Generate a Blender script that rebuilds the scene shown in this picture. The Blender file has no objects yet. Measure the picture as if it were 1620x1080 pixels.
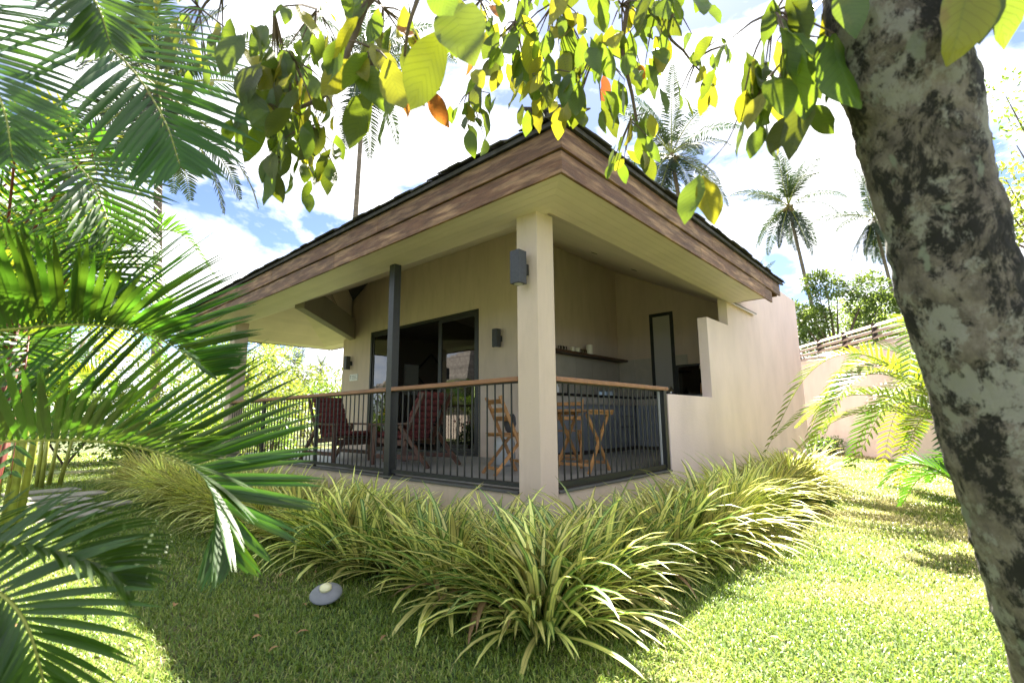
import bpy, math, random
import numpy as np
from mathutils import Vector, Matrix, Quaternion
random.seed(11)
rnd = random.random
U = random.uniform
R = math.radians
V = Vector
scene = bpy.context.scene
col = scene.collection

# ------------------------------------------------------------------ camera
CAM = V((-3.352, -2.693, 1.03))
BR = V((0.66930397, -0.7429385, -0.00863541))
BU = V((-0.11153051, -0.11195371, 0.98743471))
BF = V((0.73457003, 0.65993086, 0.15779138))
FPX = 770.776
cam_data = bpy.data.cameras.new('camera')
cam = bpy.data.objects.new('camera', cam_data)
col.objects.link(cam)
m = Matrix((BR, BU, -BF)).transposed().to_4x4()
m.translation = CAM
cam.matrix_world = m
cam_data.sensor_width = 36.0
cam_data.lens = FPX / 1620 * 36.0
cam_data.clip_start = 0.05
cam_data.clip_end = 2000
cam_data.dof.use_dof = True
cam_data.dof.focus_distance = 5.0
cam_data.dof.aperture_fstop = 3.2
scene.camera = cam
scene.render.engine = 'CYCLES'
scene.render.resolution_x = 1024
scene.render.resolution_y = 682

def at(px, py, d):
    """world point seen at photo pixel (px, py) at depth d metres"""
    return CAM + (BF + BR * ((px - 810) / FPX) - BU * ((py - 540) / FPX)) * d

# ------------------------------------------------------------------ light
SUN_EL, SUN_AZ = R(56.3), R(69.0)        # azimuth from +Y towards +X
scene.view_settings.view_transform = 'Standard'
scene.view_settings.look = 'None'
scene.view_settings.gamma = 1.0
scene.view_settings.use_curve_mapping = False
scene.view_settings.exposure = 2.95
world = bpy.data.worlds.new('World')
scene.world = world
world.use_nodes = True
wn, wl = world.node_tree.nodes, world.node_tree.links
wn.clear()
sky = wn.new('ShaderNodeTexSky')
sky.sky_type = 'NISHITA'
sky.sun_disc = False
sky.sun_elevation = SUN_EL
sky.sun_rotation = SUN_AZ
sky.air_density = 0.42
sky.dust_density = 0.25
sky.ozone_density = 0.8
tc = wn.new('ShaderNodeTexCoord')
mp = wn.new('ShaderNodeMapping')
mp.inputs['Scale'].default_value = (1.0, 1.0, 2.4)
mp.inputs['Location'].default_value = (0.35, 0.2, 0.1)
wl.new(tc.outputs['Generated'], mp.inputs[0])
cn = wn.new('ShaderNodeTexNoise')
cn.inputs['Scale'].default_value = 2.6
cn.inputs['Detail'].default_value = 9
cn.inputs['Roughness'].default_value = 0.58
cn.inputs['Distortion'].default_value = 0.25
wl.new(mp.outputs[0], cn.inputs['Vector'])
cr = wn.new('ShaderNodeValToRGB')
cr.color_ramp.elements[0].position = 0.45
cr.color_ramp.elements[1].position = 0.58
wl.new(cn.outputs['Fac'], cr.inputs['Fac'])
mix = wn.new('ShaderNodeMix'); mix.data_type = 'RGBA'
mul = wn.new('ShaderNodeMath'); mul.operation = 'MULTIPLY'; mul.inputs[1].default_value = 0.8
wl.new(cr.outputs['Color'], mul.inputs[0])
wl.new(mul.outputs[0], mix.inputs['Factor'])
wl.new(sky.outputs['Color'], mix.inputs[6])
mix.inputs[7].default_value = (8.5, 8.3, 8.0, 1)
bg = wn.new('ShaderNodeBackground'); bg.inputs['Strength'].default_value = 0.052
wl.new(mix.outputs[2], bg.inputs['Color'])
wo = wn.new('ShaderNodeOutputWorld'); wl.new(bg.outputs[0], wo.inputs['Surface'])

sd = bpy.data.lights.new('sun', 'SUN')
sd.energy = 5.0
sd.angle = R(0.6)
sd.color = (1.0, 0.92, 0.80)
sun = bpy.data.objects.new('sun', sd)
col.objects.link(sun)
sdir = V((math.sin(SUN_AZ) * math.cos(SUN_EL), math.cos(SUN_AZ) * math.cos(SUN_EL), math.sin(SUN_EL)))
sun.rotation_euler = sdir.to_track_quat('Z', 'Y').to_euler()
sun.location = (20, 10, 30)

# ------------------------------------------------------------------ materials
def mat(name, color, rough=0.6, metal=0.0, var=0.0, scale=6.0, bump=0.0, bscale=60.0, objvar=0.0, spec=0.5,
        color2=None, c2pos=(0.45, 0.6), c2scale=3.0, transl=None, tfac=0.4, stretch=None, coat=0.0):
    """principled surface whose colour varies with noise; optional second colour in patches, bump, translucency"""
    mt = bpy.data.materials.new(name); mt.use_nodes = True
    n, l = mt.node_tree.nodes, mt.node_tree.links
    p = n['Principled BSDF']
    p.inputs['Roughness'].default_value = rough
    p.inputs['Metallic'].default_value = metal
    p.inputs['Specular IOR Level'].default_value = spec
    if coat: p.inputs['Coat Weight'].default_value = coat
    t = n.new('ShaderNodeTexCoord')
    mpp = n.new('ShaderNodeMapping'); l.new(t.outputs['Object'], mpp.inputs[0])
    if stretch: mpp.inputs['Scale'].default_value = stretch
    src = None
    rgb = n.new('ShaderNodeRGB'); rgb.outputs[0].default_value = (*color, 1); src = rgb.outputs[0]
    if color2:
        nz = n.new('ShaderNodeTexNoise'); nz.inputs['Scale'].default_value = c2scale; nz.inputs['Detail'].default_value = 6
        nz.inputs['Roughness'].default_value = 0.62
        l.new(mpp.outputs[0], nz.inputs['Vector'])
        rp = n.new('ShaderNodeValToRGB'); rp.color_ramp.elements[0].position = c2pos[0]; rp.color_ramp.elements[1].position = c2pos[1]
        l.new(nz.outputs['Fac'], rp.inputs['Fac'])
        mx = n.new('ShaderNodeMix'); mx.data_type = 'RGBA'
        l.new(rp.outputs['Color'], mx.inputs['Factor']); l.new(src, mx.inputs[6]); mx.inputs[7].default_value = (*color2, 1)
        src = mx.outputs[2]
    if var or objvar:
        hs = n.new('ShaderNodeHueSaturation'); l.new(src, hs.inputs['Color'])
        val = None
        if var:
            nz = n.new('ShaderNodeTexNoise'); nz.inputs['Scale'].default_value = scale; nz.inputs['Detail'].default_value = 5
            l.new(mpp.outputs[0], nz.inputs['Vector'])
            mr = n.new('ShaderNodeMapRange'); mr.inputs['From Min'].default_value = 0.3; mr.inputs['From Max'].default_value = 0.7
            mr.inputs['To Min'].default_value = 1 - var; mr.inputs['To Max'].default_value = 1 + var
            l.new(nz.outputs['Fac'], mr.inputs['Value']); val = mr.outputs[0]
        if objvar:
            oi = n.new('ShaderNodeObjectInfo')
            mr2 = n.new('ShaderNodeMapRange'); mr2.inputs['To Min'].default_value = 1 - objvar; mr2.inputs['To Max'].default_value = 1 + objvar
            l.new(oi.outputs['Random'], mr2.inputs['Value'])
            if val is None: val = mr2.outputs[0]
            else:
                mm = n.new('ShaderNodeMath'); mm.operation = 'MULTIPLY'; l.new(val, mm.inputs[0]); l.new(mr2.outputs[0], mm.inputs[1]); val = mm.outputs[0]
        l.new(val, hs.inputs['Value']); src = hs.outputs[0]
    l.new(src, p.inputs['Base Color'])
    if bump:
        nb = n.new('ShaderNodeTexNoise'); nb.inputs['Scale'].default_value = bscale; nb.inputs['Detail'].default_value = 6
        l.new(mpp.outputs[0], nb.inputs['Vector'])
        b = n.new('ShaderNodeBump'); b.inputs['Strength'].default_value = bump; b.inputs['Distance'].default_value = 0.02
        l.new(nb.outputs['Fac'], b.inputs['Height']); l.new(b.outputs[0], p.inputs['Normal'])
    if transl:
        tr = n.new('ShaderNodeBsdfTranslucent')
        hs2 = n.new('ShaderNodeMix'); hs2.data_type = 'RGBA'; hs2.blend_type = 'MIX'
        hs2.inputs['Factor'].default_value = 0.85
        l.new(src, hs2.inputs[6]); hs2.inputs[7].default_value = (*transl, 1)
        l.new(hs2.outputs[2], tr.inputs['Color'])
        ms = n.new('ShaderNodeMixShader'); ms.inputs[0].default_value = tfac
        l.new(p.outputs[0], ms.inputs[1]); l.new(tr.outputs[0], ms.inputs[2])
        l.new(ms.outputs[0], n['Material Output'].inputs['Surface'])
    mt['c'] = 1
    return mt

def uvleaf(name, base, edge, transl, tfac, edgepos=0.62, vein=True, rough=0.4, objvar=0.25, patch=None, veins_n=0, tip=None):
    """leaf whose colour follows the blade's own UV: u across, v along"""
    mt = bpy.data.materials.new(name); mt.use_nodes = True
    n, l = mt.node_tree.nodes, mt.node_tree.links
    p = n['Principled BSDF']; p.inputs['Roughness'].default_value = rough
    uv = n.new('ShaderNodeUVMap'); uv.uv_map = 'UVMap'
    sx = n.new('ShaderNodeSeparateXYZ'); l.new(uv.outputs[0], sx.inputs[0])
    a = n.new('ShaderNodeMath'); a.operation = 'MULTIPLY_ADD'; a.inputs[1].default_value = 2; a.inputs[2].default_value = -1; l.new(sx.outputs['X'], a.inputs[0])
    ab = n.new('ShaderNodeMath'); ab.operation = 'ABSOLUTE'; l.new(a.outputs[0], ab.inputs[0])
    rp = n.new('ShaderNodeValToRGB'); e = rp.color_ramp.elements
    e[0].position = 0.0; e[0].color = (*edge, 1) if vein else (*base, 1)
    e[1].position = 1.0; e[1].color = (*edge, 1)
    e1 = e.new(0.07); e1.color = (*base, 1)
    e2 = e.new(edgepos); e2.color = (*base, 1)
    e3 = e.new(min(edgepos + 0.12, 0.97)); e3.color = (*edge, 1)
    l.new(ab.outputs[0], rp.inputs['Fac'])
    src = rp.outputs['Color']
    if tip:
        rt = n.new('ShaderNodeValToRGB'); rt.color_ramp.elements[0].position = 0.95; rt.color_ramp.elements[1].position = 1.0
        l.new(sx.outputs['Y'], rt.inputs['Fac'])
        mt_ = n.new('ShaderNodeMix'); mt_.data_type = 'RGBA'; l.new(rt.outputs['Color'], mt_.inputs['Factor']); l.new(src, mt_.inputs[6]); mt_.inputs[7].default_value = (*tip, 1)
        src = mt_.outputs[2]
    oi = n.new('ShaderNodeObjectInfo')
    geo = n.new('ShaderNodeTexCoord')
    nz = n.new('ShaderNodeTexNoise'); nz.inputs['Scale'].default_value = 3.5; nz.inputs['Detail'].default_value = 3
    gm = n.new('ShaderNodeNewGeometry'); l.new(gm.outputs['Position'], nz.inputs['Vector'])
    mr = n.new('ShaderNodeMapRange'); mr.inputs['From Min'].default_value = 0.3; mr.inputs['From Max'].default_value = 0.7
    mr.inputs['To Min'].default_value = 0.75; mr.inputs['To Max'].default_value = 1.25
    l.new(nz.outputs['Fac'], mr.inputs['Value'])
    mr2 = n.new('ShaderNodeMapRange'); mr2.inputs['To Min'].default_value = 1 - objvar; mr2.inputs['To Max'].default_value = 1 + objvar
    l.new(oi.outputs['Random'], mr2.inputs['Value'])
    mm = n.new('ShaderNodeMath'); mm.operation = 'MULTIPLY'; l.new(mr.outputs[0], mm.inputs[0]); l.new(mr2.outputs[0], mm.inputs[1])
    if patch:
        nz2 = n.new('ShaderNodeTexNoise'); nz2.inputs['Scale'].default_value = 14; nz2.inputs['Detail'].default_value = 4; l.new(gm.outputs['Position'], nz2.inputs['Vector'])
        r2 = n.new('ShaderNodeValToRGB'); r2.color_ramp.elements[0].position = 0.6; r2.color_ramp.elements[1].position = 0.72
        l.new(nz2.outputs['Fac'], r2.inputs['Fac'])
        mx = n.new('ShaderNodeMix'); mx.data_type = 'RGBA'; l.new(r2.outputs['Color'], mx.inputs['Factor']); l.new(src, mx.inputs[6]); mx.inputs[7].default_value = (*patch, 1)
        src = mx.outputs[2]
    hs = n.new('ShaderNodeHueSaturation'); l.new(src, hs.inputs['Color']); l.new(mm.outputs[0], hs.inputs['Value'])
    hr = n.new('ShaderNodeMath'); hr.operation = 'MULTIPLY_ADD'; hr.inputs[1].default_value = 0.035; hr.inputs[2].default_value = 0.4825
    l.new(oi.outputs['Random'], hr.inputs[0]); l.new(hr.outputs[0], hs.inputs['Hue'])
    l.new(hs.outputs[0], p.inputs['Base Color'])
    tr = n.new('ShaderNodeBsdfTranslucent')
    m2 = n.new('ShaderNodeMix'); m2.data_type = 'RGBA'; m2.inputs['Factor'].default_value = 0.75; l.new(hs.outputs[0], m2.inputs[6]); m2.inputs[7].default_value = (*transl, 1)
    h3 = n.new('ShaderNodeHueSaturation'); l.new(m2.outputs[2], h3.inputs['Color']); l.new(mm.outputs[0], h3.inputs['Value']); l.new(hr.outputs[0], h3.inputs['Hue'])
    tsrc = h3.outputs[0]
    if veins_n:
        # side veins: darker oblique lines from the midrib, printed in the leaf itself
        sh = n.new('ShaderNodeMath'); sh.operation = 'MULTIPLY_ADD'; sh.inputs[1].default_value = -0.22; l.new(ab.outputs[0], sh.inputs[0]); l.new(sx.outputs['Y'], sh.inputs[2])
        s2 = n.new('ShaderNodeMath'); s2.operation = 'MULTIPLY'; s2.inputs[1].default_value = veins_n; l.new(sh.outputs[0], s2.inputs[0])
        fr = n.new('ShaderNodeMath'); fr.operation = 'FRACT'; l.new(s2.outputs[0], fr.inputs[0])
        r3 = n.new('ShaderNodeValToRGB'); r3.color_ramp.elements[0].position = 0.0; r3.color_ramp.elements[0].color = (0.55, 0.55, 0.5, 1)
        r3.color_ramp.elements[1].position = 0.22; r3.color_ramp.elements[1].color = (1, 1, 1, 1)
        l.new(fr.outputs[0], r3.inputs['Fac'])
        mv = n.new('ShaderNodeMix'); mv.data_type = 'RGBA'; mv.blend_type = 'MULTIPLY'; mv.inputs['Factor'].default_value = 0.8
        l.new(tsrc, mv.inputs[6]); l.new(r3.outputs['Color'], mv.inputs[7]); tsrc = mv.outputs[2]
        bp = n.new('ShaderNodeBump'); bp.inputs['Strength'].default_value = 0.4; bp.inputs['Distance'].default_value = 0.004
        l.new(fr.outputs[0], bp.inputs['Height']); l.new(bp.outputs[0], p.inputs['Normal'])
    l.new(tsrc, tr.inputs['Color'])
    ms = n.new('ShaderNodeMixShader'); ms.inputs[0].default_value = tfac
    l.new(p.outputs[0], ms.inputs[1]); l.new(tr.outputs[0], ms.inputs[2]); l.new(ms.outputs[0], n['Material Output'].inputs['Surface'])
    return mt

M = {}
M['wall'] = mat('beige_render', (0.57, 0.455, 0.365), 0.75, var=0.06, scale=1.4, bump=0.22, bscale=70, color2=(0.49, 0.39, 0.305), c2pos=(0.5, 0.8), c2scale=3.0, stretch=(3, 3, .6))
M['outwall'] = mat('pinkish_render', (0.74, 0.595, 0.545), 0.75, var=0.06, scale=1.1, bump=0.28, bscale=45, color2=(0.63, 0.50, 0.455), c2pos=(0.45, 0.9), c2scale=1.3, stretch=(1.6, 1.6, .8))
M['soffit'] = mat('painted_soffit_board', (0.60, 0.50, 0.43), 0.42, var=0.05, scale=3, objvar=0.05, spec=0.5)
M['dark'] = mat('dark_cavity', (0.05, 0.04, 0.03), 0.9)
M['beam'] = mat('taupe_beam', (0.26, 0.225, 0.175), 0.7, var=0.05)
M['steel'] = mat('black_painted_steel', (0.018, 0.020, 0.020), 0.45, var=0.2, scale=30, bump=0.05)
M['lampm'] = mat('graphite_lamp_metal', (0.035, 0.037, 0.042), 0.5, var=0.2, scale=40, bump=0.1, bscale=200)
M['slab'] = mat('grey_terrace_tile', (0.25, 0.25, 0.25), 0.45, var=0.10, scale=4, bump=0.04, objvar=0.06)
M['edge'] = mat('dark_sill_stone', (0.085, 0.085, 0.08), 0.6, var=0.15, scale=9, bump=0.1)
M['fascia'] = mat('weathered_fascia_wood', (0.125, 0.058, 0.027), 0.62, var=0.35, scale=5, bump=0.5, bscale=26, objvar=0.3,
                  color2=(0.42, 0.26, 0.135), c2pos=(0.46, 0.78), c2scale=2.2, stretch=(.9, .9, 7))
M['shingle'] = mat('dark_wood_shingle', (0.045, 0.04, 0.036), 0.85, var=0.35, scale=12, bump=0.5, bscale=50, objvar=0.4)
M['rail'] = mat('handrail_wood', (0.26, 0.12, 0.055), 0.45, var=0.25, scale=3, bump=0.15, bscale=30, stretch=(6, 1, 6), objvar=0.15)
M['teak'] = mat('oiled_teak', (0.34, 0.165, 0.055), 0.5, var=0.25, scale=9, bump=0.15, bscale=50, objvar=0.22, stretch=(1, 1, 1))
M['darkwood'] = mat('dark_red_wood', (0.075, 0.03, 0.018), 0.4, var=0.3, scale=10, bump=0.1, objvar=0.1)
M['cushion'] = mat('maroon_cushion_cloth', (0.10, 0.016, 0.015), 0.85, var=0.15, scale=10, bump=0.2, bscale=200)
M['tile'] = mat('greige_wall_tile', (0.40, 0.36, 0.30), 0.4, var=0.08, scale=5, objvar=0.05)
M['ctile'] = mat('blue_grey_counter_tile', (0.24, 0.26, 0.29), 0.4, var=0.12, scale=5, objvar=0.06)
M['granite'] = mat('black_granite', (0.012, 0.012, 0.013), 0.15, var=0.3, scale=120)
M['shelf'] = mat('brown_shelf_wood', (0.075, 0.035, 0.018), 0.5, var=0.2, scale=6)
M['cream'] = mat('cream_ceramic', (0.72, 0.66, 0.50), 0.3)
M['white'] = mat('white_paint', (0.75, 0.75, 0.73), 0.5)
M['greyplastic'] = mat('grey_plastic', (0.34, 0.35, 0.36), 0.4, var=0.05)
M['chrome'] = mat('chrome', (0.6, 0.6, 0.6), 0.15, metal=1)
M['bag'] = mat('dark_grey_cloth', (0.05, 0.05, 0.055), 0.9, var=0.2)
M['room'] = mat('brown_room_wall', (0.17, 0.14, 0.12), 0.85)
M['roomfloor'] = mat('room_floor', (0.17, 0.13, 0.10), 0.5)
M['curtain'] = mat('sheer_curtain', (0.72, 0.74, 0.68), 0.9, transl=(0.7, 0.72, 0.66), tfac=0.4)
M['frost'] = mat('frosted_pane', (0.42, 0.40, 0.38), 0.35)
M['neigh'] = mat('pale_neighbour_wall', (0.55, 0.46, 0.40), 0.8, var=0.05)
M['nroof'] = mat('grey_shingle_neighbour_roof', (0.22, 0.20, 0.18), 0.85, var=0.3, scale=5, objvar=0.25)
M['louvre'] = mat('pale_louvre_board', (0.50, 0.38, 0.30), 0.7, var=0.15, scale=4, objvar=0.12)
M['bracket'] = mat('dark_brown_bracket', (0.04, 0.025, 0.02), 0.7)
M['stone'] = mat('path_stone', (0.27, 0.25, 0.22), 0.9, var=0.25, scale=6, bump=0.4, objvar=0.1)
M['lampcap'] = mat('grey_lamp_shell', (0.20, 0.205, 0.225), 0.45, var=0.1, scale=20)
M['lens'] = mat('yellowed_lamp_lens', (0.72, 0.68, 0.42), 0.3)
M['petal'] = mat('yellow_petal', (0.75, 0.50, 0.03), 0.6, transl=(0.8, 0.6, 0.05), tfac=0.3)
M['red'] = mat('red_flower', (0.55, 0.03, 0.05), 0.6)
M['gstem'] = mat('green_stem', (0.06, 0.12, 0.02), 0.6)

def glassmat(name, tint, refl, rough=0.0):
    mt = bpy.data.materials.new(name); mt.use_nodes = True
    n, l = mt.node_tree.nodes, mt.node_tree.links
    n.remove(n['Principled BSDF'])
    g = n.new('ShaderNodeBsdfGlossy'); g.inputs['Roughness'].default_value = rough; g.inputs['Color'].default_value = (0.95, 0.97, 0.97, 1)
    t = n.new('ShaderNodeBsdfTransparent'); t.inputs['Color'].default_value = (*tint, 1)
    f = n.new('ShaderNodeFresnel'); f.inputs['IOR'].default_value = refl
    ms = n.new('ShaderNodeMixShader'); l.new(f.outputs[0], ms.inputs[0]); l.new(t.outputs[0], ms.inputs[1]); l.new(g.outputs[0], ms.inputs[2])
    l.new(ms.outputs[0], n['Material Output'].inputs['Surface'])
    return mt
M['glass'] = glassmat('tinted_door_glass', (0.45, 0.5, 0.48), 1.75)
M['darkglass'] = glassmat('dark_window_glass', (0.12, 0.14, 0.13), 1.8)
M['clear'] = glassmat('clear_glass', (0.97, 0.98, 0.98), 1.45)

# foliage
M['palmleaf'] = uvleaf('palm_leaflet', (0.024, 0.066, 0.010), (0.04, 0.09, 0.013), (0.13, 0.29, 0.012), 0.30, edgepos=0.9, rough=0.42)
M['palmyellow'] = uvleaf('yellowing_palm_leaflet', (0.16, 0.24, 0.02), (0.2, 0.27, 0.03), (0.36, 0.42, 0.02), 0.38, edgepos=0.9, rough=0.35)
M['coco'] = uvleaf('coconut_leaflet', (0.024, 0.042, 0.020), (0.03, 0.05, 0.024), (0.05, 0.09, 0.022), 0.2, edgepos=0.9, rough=0.4)
M['strap'] = uvleaf('variegated_strap_leaf', (0.88, 0.83, 0.28), (0.035, 0.12, 0.02), (0.74, 0.74, 0.18), 0.36, edgepos=0.60, rough=0.38, objvar=0.28, tip=(0.20, 0.12, 0.05))
M['strap2'] = uvleaf('greener_strap_leaf', (0.42, 0.50, 0.14), (0.05, 0.13, 0.025), (0.30, 0.40, 0.07), 0.28, edgepos=0.4, rough=0.38, objvar=0.28, tip=(0.20, 0.12, 0.05))
M['deadstrap'] = uvleaf('dry_strap_leaf', (0.34, 0.22, 0.11), (0.22, 0.13, 0.06), (0.30, 0.20, 0.10), 0.2, rough=0.7)
M['canleaf'] = uvleaf('broad_tree_leaf', (0.045, 0.078, 0.015), (0.04, 0.07, 0.015), (0.26, 0.35, 0.015), 0.40, edgepos=0.9, rough=0.45, patch=(0.09, 0.10, 0.02), veins_n=11)
M['canyellow'] = uvleaf('yellow_tree_leaf', (0.20, 0.20, 0.02), (0.12, 0.15, 0.02), (0.52, 0.53, 0.02), 0.45, edgepos=0.9, rough=0.45, patch=(0.16, 0.10, 0.02), veins_n=11)
M['canred'] = uvleaf('rust_tree_leaf', (0.22, 0.06, 0.02), (0.12, 0.10, 0.02), (0.60, 0.20, 0.03), 0.42, edgepos=0.9, rough=0.5, patch=(0.30, 0.16, 0.02), veins_n=11)
M['bushleaf'] = uvleaf('bush_leaf', (0.07, 0.13, 0.02), (0.07, 0.13, 0.02), (0.24, 0.36, 0.03), 0.38, edgepos=0.9, rough=0.4)
M['bushyellow'] = uvleaf('lime_bush_leaf', (0.17, 0.24, 0.03), (0.15, 0.2, 0.03), (0.40, 0.46, 0.04), 0.42, edgepos=0.9, rough=0.4)
M['darkleaf'] = uvleaf('dark_tree_leaf', (0.06, 0.115, 0.025), (0.06, 0.11, 0.025), (0.24, 0.36, 0.05), 0.4, edgepos=0.9, rough=0.4)
M['redstem'] = mat('red_palm_stem', (0.13, 0.024, 0.012), 0.55, var=0.3, scale=8)
M['greenstem'] = mat('yellow_green_rachis', (0.26, 0.28, 0.05), 0.45, var=0.3, scale=12)
M['brownstem'] = mat('grey_brown_palm_trunk', (0.17, 0.135, 0.115), 0.85, var=0.3, scale=3, bump=0.5, bscale=14, stretch=(1, 1, 4))
M['twig'] = mat('brown_twig', (0.10, 0.07, 0.05), 0.8, var=0.3, scale=20)

def barkmat():
    mt = bpy.data.materials.new('lichen_bark'); mt.use_nodes = True
    n, l = mt.node_tree.nodes, mt.node_tree.links
    p = n['Principled BSDF']; p.inputs['Roughness'].default_value = 0.9
    t = n.new('ShaderNodeTexCoord'); mpp = n.new('ShaderNodeMapping'); l.new(t.outputs['Object'], mpp.inputs[0]); mpp.inputs['Scale'].default_value = (1, 1, 0.75)
    def noise(s, d=6, r=0.6, dist=0.0, off=0):
        z = n.new('ShaderNodeTexNoise'); z.inputs['Scale'].default_value = s; z.inputs['Detail'].default_value = d; z.inputs['Roughness'].default_value = r
        z.inputs['Distortion'].default_value = dist
        mo = n.new('ShaderNodeMapping'); mo.inputs['Location'].default_value = (off, off * 1.7, off * 0.6); l.new(mpp.outputs[0], mo.inputs[0])
        l.new(mo.outputs[0], z.inputs['Vector']); return z.outputs['Fac']
    def ramp(src, stops):
        r = n.new('ShaderNodeValToRGB'); e = r.color_ramp.elements
        e[0].position, e[0].color = stops[0][0], (*stops[0][1], 1); e[1].position, e[1].color = stops[-1][0], (*stops[-1][1], 1)
        for ps, c in stops[1:-1]:
            q = e.new(ps); q.color = (*c, 1)
        l.new(src, r.inputs['Fac']); return r.outputs['Color']
    def mixc(f, a, b):
        x = n.new('ShaderNodeMix'); x.data_type = 'RGBA'; l.new(f, x.inputs['Factor']); l.new(a, x.inputs[6])
        if isinstance(b, tuple): x.inputs[7].default_value = (*b, 1)
        else: l.new(b, x.inputs[7])
        return x.outputs[2]
    base = ramp(noise(16, 8, 0.7), [(0.32, (0.08, 0.067, 0.056)), (0.5, (0.26, 0.22, 0.185)), (0.70, (0.46, 0.41, 0.355))])
    blk = ramp(noise(9, 10, 0.8, 0.35, 3.1), [(0.48, (0, 0, 0)), (0.535, (1, 1, 1))])
    base = mixc(blk, base, (0.018, 0.016, 0.015))
    lich = ramp(noise(8, 10, 0.74, 0.2, 7.7), [(0.51, (0, 0, 0)), (0.56, (0.9, 0.9, 0.9))])
    base = mixc(lich, base, (0.46, 0.45, 0.40))
    lich2 = ramp(noise(13, 4, 0.5, 0.3, 12.3), [(0.64, (0, 0, 0)), (0.68, (1, 1, 1))])
    base = mixc(lich2, base, (0.32, 0.35, 0.28))
    l.new(base, p.inputs['Base Color'])
    b = n.new('ShaderNodeBump'); b.inputs['Strength'].default_value = 1.0; b.inputs['Distance'].default_value = 0.05
    l.new(noise(30, 10, 0.8, 0.5), b.inputs['Height']); l.new(b.outputs[0], p.inputs['Normal'])
    return mt
M['bark'] = barkmat()

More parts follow.
